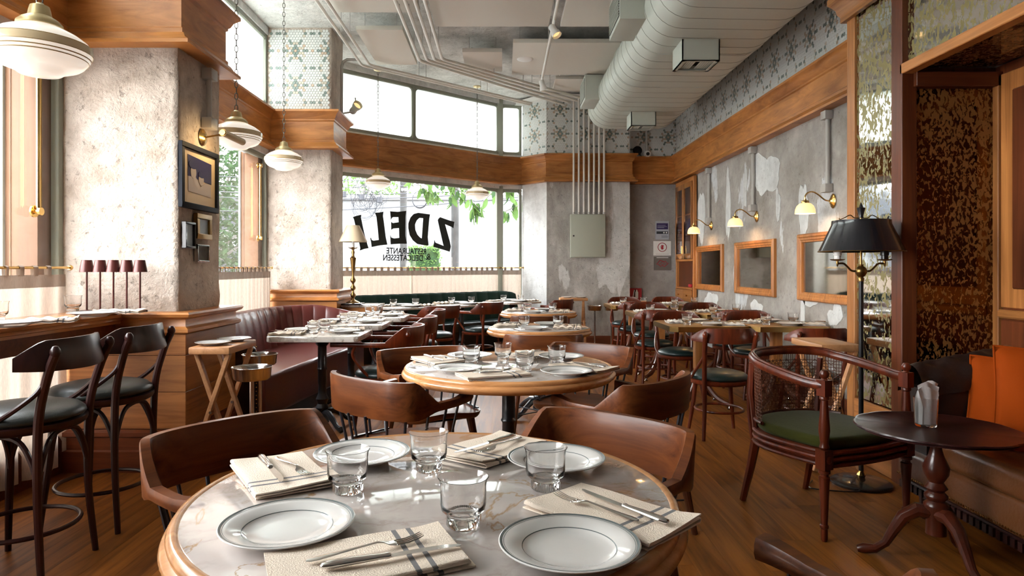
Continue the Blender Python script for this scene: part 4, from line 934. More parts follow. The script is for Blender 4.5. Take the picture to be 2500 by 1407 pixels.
MB().box(.10, .34, -1.2, 1.15, .30, .80).build('backrest', M['darkl'], sf, bevel=.07, segs=5)
def armf(u, v):
    a = PI * u; x = SX + .02 + v * .52; r = .11 + .01 * math.sin(v * 22) * math.sin(u * 14)
    return (x, 1.06 + math.cos(a) * r, .62 + math.sin(a) * r * 1.4 + .10 * v)
ar = MB(); ar.grid(armf, 16, 24); ar.box(SX + .04, .2, .96, 1.15, .15, .66); ar.build('sofa_arm', M['darkl'], sf, ang=60)
for yy in (-1.1, 1.0): MB().tube([(SX + .06, yy, 0), (SX + .06, yy, .12)], [.022, .03], 10).build('foot', M['espr'], sf)
def cushion(label, x, y, z, w_, h_, t_, rz, tilt, roll=0):
    o = thing('cushion', label, 'cushion', (x, y, z), rz, 'burnt orange velvet cushions on the sofa')
    o.rotation_euler = (tilt, roll, rz)
    def f(sd):
        def g(u, v):
            a, b = u * 2 - 1, v * 2 - 1; e = ((1 - a * a) * (1 - b * b)) ** .42; p = 1 + .05 * (abs(a * b)) ** 2
            wv = .006 * math.sin(a * 9 + b * 4) * e
            return (a * w_ / 2 * p, sd * (t_ / 2 * e + wv), (b * h_ / 2) * p + h_ / 2)
        return g
    c = MB(); c.grid(f(1), 16, 16); c.grid(f(-1), 16, 16); c.build('cushion_cover', M['orange'], o, ang=80)
    loop = []
    for k in range(64):
        s_ = k / 16; i = int(s_); q = s_ - i; a, b = [(-1 + 2 * q, -1), (1, -1 + 2 * q), (1 - 2 * q, 1), (-1, 1 - 2 * q)][i]; p = 1 + .05 * (abs(a * b)) ** 2; loop.append((a * w_ / 2 * p, 0, b * h_ / 2 * p + h_ / 2))
    MB().tube(loop, .006, 6, closed=True).build('piping', M['orange'], o)
    return o
cushion('orange velvet cushion leftmost on the sofa, partly behind the taller one', 2.44, 3.14, .456, .36, .38, .12, -.85, -.24, .0)
cushion('tallest orange velvet cushion, in the middle of the sofa group', 2.42, 2.86, .456, .44, .46, .14, -.70, -.26, .0)
cushion('orange velvet cushion at the right edge, nearest the viewer', 2.36, 2.52, .456, .42, .40, .13, -.95, -.25, 0)
# napkin glass on the tea table
def glass_mesh(s=1.0, tall=.098, foot=True):
    if foot: pr = [(0, .0), (.031, .0), (.033, .004), (.033, .018), (.031, .021), (.036, .026), (.0445, .034), (.0465, .046), (.0465, .080), (.0485, .092), (.0515, .098), (.0505, .0985), (.047, .092), (.0445, .080), (.0445, .048), (.040, .036), (.030, .030), (0, .029)]
    else: pr = [(0, 0), (.040, 0), (.042, .004), (.048, .105), (.0465, .105), (.040, .008), (0, .008)]
    return MB().lathe([(r * s, z * s) for r, z in pr], n=36, cap=False).mesh('tumbler', M['glass'], ang=50)
ng = thing('napkin_glass', 'clear glass holding folded paper napkins on the tea table', 'glass', (1.845, 2.86, TT + .0))
bpy.data.meshes; g_ = bpy.data.objects.new('glass_body', glass_mesh(1, foot=False)); link(g_, ng); g_.scale = (1, 1, 1.18)
pn = thing('paper_napkins', 'white paper napkins standing fanned in the glass on the tea table', 'napkins', (1.845, 2.86, TT + .011))
for k in range(7):
    a = -.28 + k * .10; q = MB()
    w2 = .036
    def nf(u, v, a=a, k=k): 
        x = (u - .5) * 2 * w2 * (1 + .9 * max(0, v - .5)); z = v * (.175 + .022 * math.sin(k * 2.1) - .05 * abs(u - .35 - .06 * k)); y = (k - 3) * .0068 * (1 + .3 * v) + .004 * math.sin(u * 9 + k)
        return (x * math.cos(.25) + z * (.05 + .09 * (k - 2)) * max(0, v - .5), y, z * .97)
    q.grid(nf, 6, 8); o = q.build('paper_napkin', M['paper'], pn); o.rotation_euler = (0, 0, .15)
# floor lamp
fl_ = thing('floor_lamp', 'black two-light brass floor lamp with wide black shade', 'lamp', (2.12, 3.88, 0))
MB().lathe([(0, 0), (.165, 0), (.165, .012), (.15, .022), (.06, .032), (.02, .04), (0, .04)], n=48).build('base', M['blackpaint'], fl_, ang=40)
MB().lathe([(0, .04), (.02, .04), (.026, .055), (.014, .075), (.012, .085), (0, .085)], n=18).build('base_collar', M['brass'], fl_)
MB().tube([(0, 0, .08), (0, 0, 1.21)], .0135, 14).build('pole', M['black'], fl_)
MB().lathe([(0, .73), (.017, .73), (.017, .75), (0, .75)], n=16).build('pole_ring', M['agedbrass'], fl_)
MB().lathe([(0, 1.20), (.016, 1.20), (.018, 1.215), (.012, 1.225), (.022, 1.232), (.032, 1.25), (.034, 1.262), (.026, 1.28), (.012, 1.29), (.014, 1.30), (0, 1.30)], n=22).build('arm_hub', M['agedbrass'], fl_, ang=60)
MB().tube([(0, 0, 1.29), (0, 0, 1.585)], .0065, 10).build('rod', M['agedbrass'], fl_)
for sg in (-1, 1):
    MB().tube(bez([(sg * .02, 0, 1.262), (sg * .055, 0, 1.262), (sg * .085, 0, 1.29), (sg * .105, 0, 1.305), (sg * .135, 0, 1.305)], 5), .006, 8).build('lamp_arm', M['agedbrass'], fl_)
    MB().lathe([(0, 1.285), (.005, 1.292), (.008, 1.31), (.006, 1.32), (.035, 1.324), (.042, 1.330), (.036, 1.331), (0, 1.331)], c=(sg * .14, 0, 0), n=20).build('drip_cup', M['agedbrass'], fl_)
    MB().lathe([(0, 1.331), (.019, 1.331), (.019, 1.352), (.023, 1.354), (.023, 1.40), (0, 1.40)], c=(sg * .14, 0, 0), n=18).build('socket', M['white' if sg < 0 else 'black'], fl_)
MB().lathe([(.228, 1.375), (.232, 1.375), (.160, 1.535), (.158, 1.560), (.154, 1.560), (.156, 1.535), (.228, 1.375)], n=56, cap=False).build('shade', M['blackpaint'], fl_, ang=20)
MB().tube(circ(.231, 1.376, 56), .0028, 6, closed=True).build('shade_trim', M['agedbrass'], fl_)
for sg in (-1, 1): MB().tube(bez([(sg * .006, 0, 1.575), (sg * .04, 0, 1.575), (sg * .065, 0, 1.592), (sg * .10, 0, 1.575), (sg * .125, 0, 1.566), (sg * .13, 0, 1.575)], 4), .0028, 6).build('shade_spider', M['agedbrass'], fl_)
MB().lathe([(0, 1.575), (.014, 1.575), (.012, 1.585), (.020, 1.62), (.024, 1.634), (.012, 1.638), (.008, 1.65), (.002, 1.665), (0, 1.668)], n=18).build('finial', M['black'], fl_)
tag(MB().tube(bez([(2.10, 4.35, .01), (2.04, 4.12, .008), (1.96, 3.98, .008), (1.98, 3.86, .008), (2.05, 3.80, .008), (2.0, 3.72, .008), (1.78, 3.78, .008), (1.85, 3.92, .008)], 6), .004, 6).build('power_cord', M['black']), 'thin black power cord trailing round the floor lamp base', 'cord')
# ================================================================ WALL PIECES on the right
def wall_obj(py0, py1, px): pass
GM = 'wood-framed mirrors on the concrete wall'
for y0, y1, z0, z1, lab in ((6.24, 7.98 - 1.06, .94, 1.80, 0), (0, 0, 0, 0, 0)):
    pass
def rmirror(px0, px1, zb, zt, lab, y1=None):
    ya = F * RW / (px0 - CX); yb = y1 if y1 else F * RW / (px1 - CX)     # ya far, yb near
    t = thing('framed_mirror', lab, 'mirror', (RW, (ya + yb) / 2, 0), 0, GM); w_ = ya - yb
    fr = MB(); h = w_ / 2; fw = .085
    P = [(0, 0), (-.03, 0), (-.045, .012), (-.045, .030), (-.036, .040), (-.036, .058), (-.028, .066), (-.028, .080), (-.012, fw), (0, fw)]
    ring = [(-h, zb), (h, zb), (h, zt), (-h, zt)]; n = len(P); vs = []
    for (y, z), (dy, dz) in zip(ring, ((1, 1), (-1, 1), (-1, -1), (1, -1))): vs += [(x, y + dy * e, z + dz * e) for x, e in P]
    fs = [(i * n + j, i * n + (j + 1) % n, ((i + 1) % 4) * n + (j + 1) % n, ((i + 1) % 4) * n + j) for i in range(4) for j in range(n)]
    fr.add(vs, fs); fr.build('mirror_frame', M['oakz'], t, ang=25)
    MB().box(-.010, -.004, -h + fw * .9, h - fw * .9, zb + fw * .9, zt - fw * .9).build('mirror_glass', M['mirror'], t, smooth=False)
    return t
def zR(px, py): return onR(px, py)[1]
rmirror(1702, 1768, zR(1702, 706), zR(1702, 603), 'farthest wood-framed mirror, beside the corner cabinet')
rmirror(1800, 1896, zR(1800, 716), zR(1800, 593), 'middle wood-framed mirror on the concrete wall')
rmirror(1955, 2070, zR(1955, 733), zR(1955, 573), 'nearest wood-framed mirror, cut off by the alcove post', y1=4.62)
def sconce(px, py, lab, cpx, cy0, cy1):
    y, z = onR(px, py); t = thing('wall_sconce', lab, 'wall lamp', (RW, y, z), 0, 'brass wall sconces with glowing opal shades')
    Rm = Matrix.Rotation(-PI / 2, 4, 'Y')
    MB().lathe([(0, 0), (.062, 0), (.066, .006), (.056, .014), (.042, .018), (.034, .022), (.02, .034), (0, .036)], n=28, M=Rm @ Matrix.Diagonal((1, .72, 1, 1)), c=(-.004, 0, 0)).build('back_plate', M['brass'], t)
    D = -.255
    MB().tube(bez([(-.03, 0, 0), (-.08, 0, .01), (-.14, 0, .058), (-.19, 0, .082), (-.235, 0, .07), (D, 0, .04), (D, 0, .01)], 5), .0065, 9).build('sconce_arm', M['brass'], t)
    MB().lathe([(0, .02), (.012, .02), (.012, .008), (.030, .004), (.034, -.004), (.034, -.022), (0, -.022)], c=(D, 0, 0), n=22).build('shade_holder', M['brass'], t)
    MB().lathe([(.030, -.018), (.048, -.024), (.070, -.045), (.082, -.075), (.086, -.112), (.082, -.112), (.078, -.076), (.066, -.048), (.046, -.028), (.030, -.022)], c=(D, 0, 0), n=32, cap=False).build('shade', M['glow'], t, ang=60)
    L = bpy.data.lights.new('bulb', 'POINT'); L.energy = 3.2; L.color = (1, .66, .30); L.shadow_soft_size = .03
    lo = bpy.data.objects.new('bulb', L); link(lo, t); lo.location = (D, 0, -.09)
    # conduit above
    yc, zc_ = onR(cpx, cy0); zb = zR(cpx, cy1)
    c = thing('wall_conduit', 'grey conduit pipe running up to the cornice above the ' + lab.split(' sconce')[0] + ' sconce', 'conduit', (RW - .03, yc, 0), 0, 'grey conduits above the sconces')
    zt = ZC0 - .01
    MB().tube([(0, 0, zb + .04), (0, 0, zt - .06)], .019, 12).build('pipe', M['pipeg'], c)
    for z_ in (zb, zt - .075): MB().box(-.045, .028, -.045, .045, z_, z_ + .075).build('junction_box', M['pipeg'], c, bevel=.004)
sconce(2036, 491, 'nearest glowing brass sconce on the concrete wall', 2029, 300, 470)
sconce(1849, 529, 'middle glowing brass sconce on the concrete wall', 1845, 380, 516)
sconce(1738, 551, 'farthest glowing brass sconce, beside the corner cabinet', 1736, 420, 545)
# corner cabinet
kb = thing('corner_cabinet', 'tall wooden corner cabinet with glazed doors and drawers', 'cabinet', (RW - .02, 10.35, 0))
W2 = .47; XF = -.05
def K(name, mat, y0, y1, z0, z1, x0=XF, x1=0, parent=None, bevel=.004): return MB().box(x0, x1, y0, y1, z0, z1).build(name, M[mat], parent or kb, bevel=bevel, segs=1)
K('stile', 'oakz', -W2 - .04, -W2 + .01, 0, 2.67); K('stile', 'oakz', W2 - .01, W2 + .04, 0, 2.67); K('head', 'oaky', -W2, W2, 2.60, 2.67)
K('back_board', 'redz', -W2, W2, .02, 2.6, -.004, .0)
for sg in (-1, 1):
    y0, y1 = (-W2 + .012, -.004) if sg < 0 else (.004, W2 - .012)
    d = MB()
    for (a, b, c, e) in ((y0, y0 + .055, 1.42, 2.595), (y1 - .055, y1, 1.42, 2.595), (y0 + .055, y1 - .055, 1.42, 1.50), (y0 + .055, y1 - .055, 2.52, 2.595)): d.box(XF - .018, XF, a, b, c, e)
    dd = d.build('door', M['oakz'], kb, bevel=.003, segs=1)
    MB().box(XF - .010, XF - .006, y0 + .05, y1 - .05, 1.49, 2.53).build('pane', M['pane'], dd, smooth=False)
    MB().tube([(XF - .035, sg * .03, 1.50), (XF - .035, sg * .03, 1.62)], .006, 8).build('handle', M['brass'], dd)
    dr = K('drawer', 'oaky', y0, y1, .76, .94, XF - .018, XF); MB().lathe([(0, 0), (.01, 0), (.014, .02), (0, .024)], c=(XF - .018, (y0 + y1) / 2, .85), n=10, M=Matrix.Rotation(-PI / 2, 4, 'Y')).build('knob', M['brass'], dr)
for z_ in (1.78, 2.1): K('shelf', 'oaky', -W2, W2, z_, z_ + .02, XF + .004, -.004)
K('counter_shelf', 'oaky', -W2, W2, .945, .975, XF - .01, 0); K('rail', 'oaky', -W2, W2, 1.38, 1.415); K('rail', 'oaky', -W2, W2, .70, .755); K('lower_panel', 'redz', -W2, W2, .10, .70, XF + .006, -.002)
tag(MB().box(RW - .062, RW - .03, 10.02, 10.16, .978, 1.03).build('red_pouch', M['red'], bevel=.012), 'small red and black pouch on the corner cabinet shelf', 'pouch')
for i, (yy, cl) in enumerate(((10.60, 'white'), (10.15, 'purple'))):
    tag(MB().box(RW - .055, RW - .035, yy - .06, yy + .06, 1.802 if cl == 'purple' else 1.52, 2.04 if cl == 'purple' else 1.70).build('boxed_item', M[cl]), ('purple' if cl == 'purple' else 'white') + ' box standing behind the corner cabinet glass', 'box')
# ================================================================ FAR WALL notices, electric box, cameras
def plate_(name, px0, px1, py0, py1, Y, mat, lab, cat, th=.008, X=None):
    x0, x1 = (px0 - CX) * Y / F, (px1 - CX) * Y / F; z1, z0 = CAMZ - (py0 - HY) * Y / F, CAMZ - (py1 - HY) * Y / F
    t = thing(name, lab, cat, ((x0 + x1) / 2, Y, (z0 + z1) / 2)); w_, h = x1 - x0, z1 - z0
    MB().box(-w_ / 2, w_ / 2, -th, 0, -h / 2, h / 2).build('sheet', M[mat], t, smooth=False); return t, w_, h
def text(s, size, mat, parent, loc, rot=(PI / 2, 0, 0), align='CENTER', ext=.0006, sx_=1.0, name='lettering', bold=0):
    c = bpy.data.curves.new(name, 'FONT'); c.body = s; c.size = size; c.align_x = align; c.align_y = 'CENTER'; c.extrude = ext; c.resolution_u = 3; c.offset = bold
    o = bpy.data.objects.new(name, c); COL.objects.link(o); bpy.context.view_layer.update()
    me = bpy.data.meshes.new_from_object(o.evaluated_get(bpy.context.evaluated_depsgraph_get())); bpy.data.objects.remove(o); bpy.data.curves.remove(c)
    me.materials.clear(); me.materials.append(M[mat]); q = bpy.data.objects.new(name, me); link(q, parent); q.location = loc; q.rotation_euler = rot; q.scale = (sx_, 1, 1); return q
FY = 11.095
t, w_, h = plate_('notice_poster', 1600, 1633, 540, 585, FY, 'posterp', 'purple and grey notice poster, top of three on the recess wall', 'poster')
for (x0, x1, z0, z1, m_) in ((-.42, .42, .05, .38, 'purple'), (-.42, .42, -.20, -.06, 'bldg')): MB().box(x0 * w_, x1 * w_, -.011, -.008, z0 * h, z1 * h).build('printed_band', M[m_], t, smooth=False)
for k in range(2): MB().lathe([(0, 0), (.013, 0), (.013, .002), (0, .002)], c=(.12 * w_ + k * .042, -.0125, -.13 * h), n=14, M=Matrix.Rotation(PI / 2, 4, 'X')).build('round_icon', M['white'], t)
for k, (ww, zz) in enumerate(((.6, .27), (.7, .20), (.5, .14))): MB().box(-.36 * w_, (-.36 + ww) * w_, -.0125, -.011, zz * h - .003, zz * h + .003).build('print_line', M['posterp'], t, smooth=False)
for k, (ww, zz) in enumerate(((.4, -.30), (.5, -.34), (.45, -.38))): MB().box(-.05 * w_, (-.05 + ww) * w_, -.0095, -.008, zz * h - .002, zz * h + .002).build('print_line', M['bldg'], t, smooth=False)
t, w_, h = plate_('hand_notice', 1595, 1638, 589, 624, FY, 'white', 'white notice with a red hand in a ring, middle of three', 'notice')
MB().tube([(x, -.009, z) for x, z, _ in circ(.072, 0, 32, (0, .018))], .0055, 6, closed=True).build('red_ring', M['red'], t)
hm = MB(); hm.lathe([(0, 0), (.022, 0), (.022, .002), (0, .002)], c=(0, -.010, .0), n=14, M=Matrix.Rotation(PI / 2, 4, 'X'))
for k, a in enumerate((-.75, -.3, -.05, .2, .5)): hm.beam((math.sin(a) * .012, -.010, .0 + math.cos(a) * .01), (math.sin(a) * (.050 if k else .045), -.010, math.cos(a) * (.058 if k else .04)), .009, .003, up=(0, 1, 0))
hm.build('red_hand', M['red'], t)
for k in range(2): MB().box(-.11, .11, -.0095, -.008, -.095 - k * .012, -.092 - k * .012).build('print_line', M['pipeg'], t, smooth=False)
t, w_, h = plate_('dark_plaque', 1596, 1638, 627, 660, FY, 'postgrey', 'dark plaque with a red looped outline emblem, lowest of three', 'plaque')
MB().tube([(x, -.010, z) for x, z in ((-.10, -.01), (-.07, .015), (-.045, .05), (-.01, .045), (.02, .03), (.05, .04), (.065, .01), (.10, .005), (.06, -.03), (.03, -.055), (0, -.03), (-.03, -.05), (-.06, -.02))], .006, 6, closed=True).build('red_emblem', M['red'], t)
MB().tube([(x, -.010, z) for x, z in ((-.04, .0), (0, .03), (.04, .0), (0, -.02))], .004, 6, closed=True).build('red_emblem', M['red'], t)
MB().box(-.10, .10, -.0095, -.008, h / 2 - .022, h / 2 - .012).build('print_line', M['white'], t, smooth=False)
t, w_, h = plate_('extinguisher_sign', 1536, 1566, 704, 733, FY - .02, 'red', 'square red fire extinguisher sign low on the recess wall', 'sign', .02)
MB().lathe([(0, -.07), (.025, -.07), (.025, .03), (.010, .06), (.010, .075), (0, .075)], c=(.02, -.024, 0), n=12, M=Matrix.Diagonal((1, .1, 1, 1))).build('extinguisher_icon', M['white'], t)
MB().beam((-.05, -.023, -.07), (-.02, -.023, .07), .012, .003, up=(0, 1, 0)).build('hose_icon', M['white'], t)
MB().box(-.02, .0, -.0235, -.02, -.08, .08).build('black_bar', M['black'], t)
eb = thing('electric_box', 'olive-grey electric cabinet on the far concrete pillar', 'electric box', (1.43, 10.8, 1.80))
BY = 10.8 - .12; x0, x1 = (1393 - CX) * BY / F - 1.43, (1479 - CX) * BY / F - 1.43; z1, z0 = CAMZ - (523 - HY) * BY / F - 1.80, CAMZ - (629 - HY) * BY / F - 1.80
MB().box(x0, x1, -.10, -.002, z0, z1).build('cabinet_body', M['ebox'], eb, bevel=.004)
dr = MB().box(x0 + .008, x1 - .008, -.12, -.101, z0 + .008, z1 - .008).build('door', M['ebox'], eb, bevel=.004)
MB().lathe([(0, 0), (.014, 0), (.014, .008), (0, .008)], c=(x0 + .05, -.119, .0), n=14, M=Matrix.Rotation(PI / 2, 4, 'X')).build('lock', M['black'], dr)
for k in range(7):
    px = 1400 + k * 12.3; X = (px - CX) * 10.72 / F
    t = thing('conduit_pipe', ['leftmost', 'second from left', 'third from left', 'middle', 'third from right', 'second from right', 'rightmost'][k] + ' of the seven vertical conduits above the electric box', 'conduit', (X, 10.67, 0), 0, 'seven conduits rising from the electric box')
    MB().tube([(0, 0, 1.80 + z1), (0, 0, 4.03)], .0165, 12).build('pipe', M['pipe'], t)
    MB().lathe([(0, 0), (.022, 0), (.022, .03), (0, .03)], c=(0, 0, 1.80 + z1 + .001), n=12).build('locknut', M['pipeg'], t)
cm = thing('dome_camera', 'white round security camera on the recess cornice', 'camera', ((1580 - CX) * 11.0 / F, 11.0, 3.19))
MB().lathe([(0, -.05), (.03, -.05), (.055, -.03), (.06, 0), (.055, .03), (.03, .05), (0, .05)], n=24).build('camera_ball', M['white'], cm)
MB().lathe([(0, 0), (.03, 0), (.022, .02), (0, .022)], c=(0, -.052, -.005), n=18, M=Matrix.Rotation(PI / 2, 4, 'X')).build('lens', M['black'], cm)
MB().tube([(0, .04, .04), (0, .06, .5)], .02, 10).build('mount_pipe', M['pipeg'], cm)
cm = thing('round_detector', 'dark round vent disc beside the white security camera', 'vent', ((1557 - CX) * 11.05 / F, 11.09, 3.26))
MB().lathe([(0, 0), (.075, 0), (.075, .03), (.065, .04), (.060, .02), (0, .02)], n=28, M=Matrix.Rotation(PI / 2, 4, 'X')).build('disc', M['black'], cm)
# ================================================================ CEILING: duct, diffusers, panels, pipes, track lights
def stad(x0, x1, z0, z1, n=14):
    r = (z1 - z0) / 2; zc = (z0 + z1) / 2; pts = []
    for k in range(n + 1): a = -PI / 2 + PI * k / n; pts.append((x1 - r + r * math.cos(a), zc + r * math.sin(a)))
    for k in range(n + 1): a = PI / 2 + PI * k / n; pts.append((x0 + r + r * math.cos(a), zc + r * math.sin(a)))
    return pts
DX0, DX1, DZ0, DZ1 = 1.30, 2.64, 3.40, 3.97
dc = thing('spiral_duct', 'large pale green-grey oval spiral duct along the ceiling', 'duct', (0, 0, 0))
P = stad(DX0, DX1, DZ0, DZ1); n = len(P)
mb = MB(); mb.add([(x, y, z) for y in (-2.5, 10.0) for x, z in P], [(i, (i + 1) % n, n + (i + 1) % n, n + i) for i in range(n)] + [tuple(range(n)), tuple(range(2 * n - 1, n - 1, -1))])
mb.build('duct_body', M['duct'], dc, ang=50)
mb = MB(); yy = 3.2
while yy < 9.98:
    mb.tube([(x, yy + .05 * (x - DX0), z) for x, z in P], .003, 4, closed=True); yy += .235
mb.build('spiral_seams', M['ductl'], dc)['kind'] = 'stuff'
for yy in (6.5, 7.7): MB().tube([(x, yy, z) for x, z in P], .010, 6, closed=True).build('joint_band', M['duct'], dc)
def diff(lab, x0, x1, y0, y1, z0, z1, side=False):
    t = thing('air_diffuser', lab, 'air vent', (x0, y0, z0), 0, 'square air diffusers on the duct')
    a, b, c = x1 - x0, y1 - y0, z1 - z0; q = MB()
    if not side:
        q.box(0, .012, 0, b, 0, c).box(a - .012, a, 0, b, 0, c).box(0, a, 0, .012, 0, c).box(0, a, b - .012, b, 0, c).box(.01, a - .01, .01, b - .01, .06, .07)
        q.box(0, a, 0, .035, 0, .008).box(0, a, b - .035, b, 0, .008).box(0, .035, 0, b, 0, .008).box(a - .035, a, 0, b, 0, .008)
        q.build('diffuser_box', M['duct'], t); 
        MB().box(.012, a - .012, .012, b - .012, .055, .059).build('shade_sheet', M['dark'], t)  # dark sheet stands in for the shade above the louvres
        for sg in (-1, 1):
            for k in range(6):
                xx = a / 2 + sg * (.03 + k * .022); s_ = MB().beam((xx, .036, .02), (xx, b - .036, .02), .018, .002); s_.build('louvre', M['duct'], t, smooth=False)
    else:
        q.box(0, a, 0, b, 0, c); q.build('diffuser_box', M['duct'], t, bevel=.003)
        MB().box(-.004, .0, .03, b - .03, .04, c - .04).build('shade_sheet', M['dark'], t)  # dark sheet on the closed box, painted shade between the louvres
        for k in range(12): MB().box(-.010, -.003, .03, b - .03, .045 + k * (c - .09) / 12, .045 + k * (c - .09) / 12 + .008).build('louvre', M['duct'], t, smooth=False)
diff('bottom air diffuser on the duct, nearer the viewer', 1.66, 2.01, 6.07, 6.42, 3.20, 3.42)
diff('bottom air diffuser at the far end of the duct', 1.74, 2.08, 8.9, 9.22, 3.21, 3.42)
diff('side air diffuser on the duct, at the top edge of the view', 1.08, 1.36, 6.05, 6.65, 3.58, 3.95, True)
diff('side air diffuser on the duct, at its far end', 1.12, 1.36, 8.95, 9.5, 3.58, 3.92, True)
def panel(lab, x0, x1, y0, y1, z=3.93, th=.05):
    t = thing('acoustic_panel', lab, 'ceiling panel', (x0, y0, z), 0, 'beige acoustic panels hung under the ceiling')
    MB().box(0, x1 - x0, 0, y1 - y0, 0, th).build('board', M['panelc'], t, bevel=.003)
    for a in (.08, x1 - x0 - .08):
        for b in (.1, y1 - y0 - .1): MB().tube([(a, b, th), (a, b, ZCEIL - z)], .004, 6).build('hanger', M['pipeg'], t)
    return t
panel('small beige ceiling panel left of the two spotlights, nearest the tiled pillar', -1.64, -1.12, 7.30, 8.55)
panel('smallest square beige ceiling panel in the middle', -.50, -.01, 8.05, 8.85)
pq = panel('beige ceiling panel with the white round speaker', .12, 1.42, 7.72, 9.0)
MB().lathe([(0, -.012), (.085, -.012), (.10, -.006), (.105, 0), (0, 0)], n=32, c=(.16, .60, 0)).build('speaker_grille', M['white'], pq)
panel('long beige ceiling panel at the top left, beside the thin pipes', -1.75, -.86, 5.2, 6.80)
panel('widest beige ceiling panel at the top centre', -.74, .50, 5.0, 7.2)
panel('beige ceiling panel at the top, between spotlight rail and duct', .63, 1.42, 5.0, 7.2)
panel('small far beige ceiling panel beside the lit spotlight', .74, 1.3, 9.2, 9.8)
def pipe(lab, pts, r=.017, group='white ceiling conduits'):
    t = thing('ceiling_conduit', lab, 'conduit', pts[0], 0, group); a = Vector(pts[0]); loc = [Vector(p) - a for p in pts]
    sm_ = []
    for i, p in enumerate(loc):
        if 0 < i < len(loc) - 1:
            d1 = (loc[i - 1] - p).normalized() * .06; d2 = (loc[i + 1] - p).normalized() * .06; sm_ += [p + d1, p + (d1 + d2) * .25, p + d2]
        else: sm_.append(p)
    MB().tube(sm_, r, 10).build('pipe', M['pipe'], t)
    for i in range(len(loc) - 1):
        a_, b_ = loc[i], loc[i + 1]; L0 = (b_ - a_).length
        for k in range(int(L0 // 1.1)):
            q = a_.lerp(b_, (k + .8) * 1.1 / L0) if (k + .8) * 1.1 < L0 else a_.lerp(b_, .9)
            if a_.z == b_.z: MB().tube([q + Vector((0, 0, r)), q + Vector((0, 0, ZCEIL - pts[0][2]))], .004, 6).build('hanger', M['pipeg'], t)
dU = Vector((U.x, U.y, 0))
for k in range(2):
    x = -1.80 + .10 * k; y = 8.35 - .02 * k
    e = Vector((x, y, 3.86)) + dU * (3.0 - .1 * k)
    pipe(('left' if k == 0 else 'right') + ' conduit of the pair turning along the shop window', [(x, 4.2, 3.86), (x, y, 3.86), tuple(e)])
for k in range(4):
    x = -1.04 + .095 * k; y = 8.16 - .02 * k; e = (.96 + .09 * k, 10.35 - .12 * k, 3.86)
    pipe(['leftmost', 'second', 'third', 'rightmost'][k] + ' conduit of the bundle of four crossing the ceiling', [(x, 4.6, 3.86), (x, y, 3.86), e], .019)
# wall conduit by pillar 2 and its small spot
cw = thing('wall_conduit', 'grey bent conduit with a small spotlight on the tiled pillar side', 'conduit', (-2.0, 8.12, 0))
MB().tube([(0, 0, 3.17), (0, 0, 3.78), (.02, 0, 3.83), (.07, 0, 3.86), (.20, 0, 3.86)], .019, 10).build('pipe', M['pipeg'], cw)
def spot(lab, x, y, z, aim, on=True, sz=1.0, mat='white'):
    t = thing('spotlight', lab, 'spotlight', (x, y, z), 0, 'small ceiling spotlights'); aim = Vector(aim).normalized(); Rm = Vector((0, 0, 1)).rotation_difference(aim).to_matrix().to_4x4()
    MB().lathe([(0, -.075), (.03, -.072), (.036, -.06), (.036, .0), (.045, .015), (.052, .06), (.048, .06), (.040, .02), (0, .018)], n=22, M=Rm @ Matrix.Scale(sz, 4)).build('spot_body', M[mat], t, ang=40)
    MB().lathe([(0, .03), (.040, .034), (0, .034)], n=18, M=Rm @ Matrix.Scale(sz, 4)).build('lamp_face', M['glow'], t)
    MB().tube([(0, 0, .0), (0, .03, .06), (0, 0, .13)], .008, 8).build('yoke', M[mat], t)
    if on:
        L = bpy.data.lights.new('bulb', 'SPOT'); L.energy = 25; L.color = (1, .78, .5); L.spot_size = 1.0; L.shadow_soft_size = .03; lo = bpy.data.objects.new('bulb', L); link(lo, t); lo.location = aim * .08; lo.rotation_euler = (-aim).to_track_quat('Z', 'Y').to_euler()
rail = thing('lighting_rail', 'thin white lighting rail pipe between the two spotlights', 'rail', (.52, 0, 3.80))
MB().tube([(.0, 4.8, 0), (.0, 8.9, 0)], .017, 10).build('pipe', M['pipe'], rail)
for yy in (5.4, 6.6, 7.46): MB().tube([(0, yy, 0), (0, yy, .34)], .006, 6).build('hanger', M['pipeg'], rail)
spot('nearer white spotlight on the lighting rail', .52, 6.62, 3.67, (.25, -.2, -.5)); spot('farther white spotlight hanging from the lighting rail', .52, 8.6, 3.67, (.3, .2, -1))
spot('small grey spotlight beside the tiled pillar cornice', -1.83, 8.12, 3.26, (.5, -.5, .35), on=False, sz=1.2, mat='ebox'); MB().tube([(.0, 0, 3.19), (.17, 0, 3.22)], .012, 8).build('spot_bracket', M['pipeg'], cw)
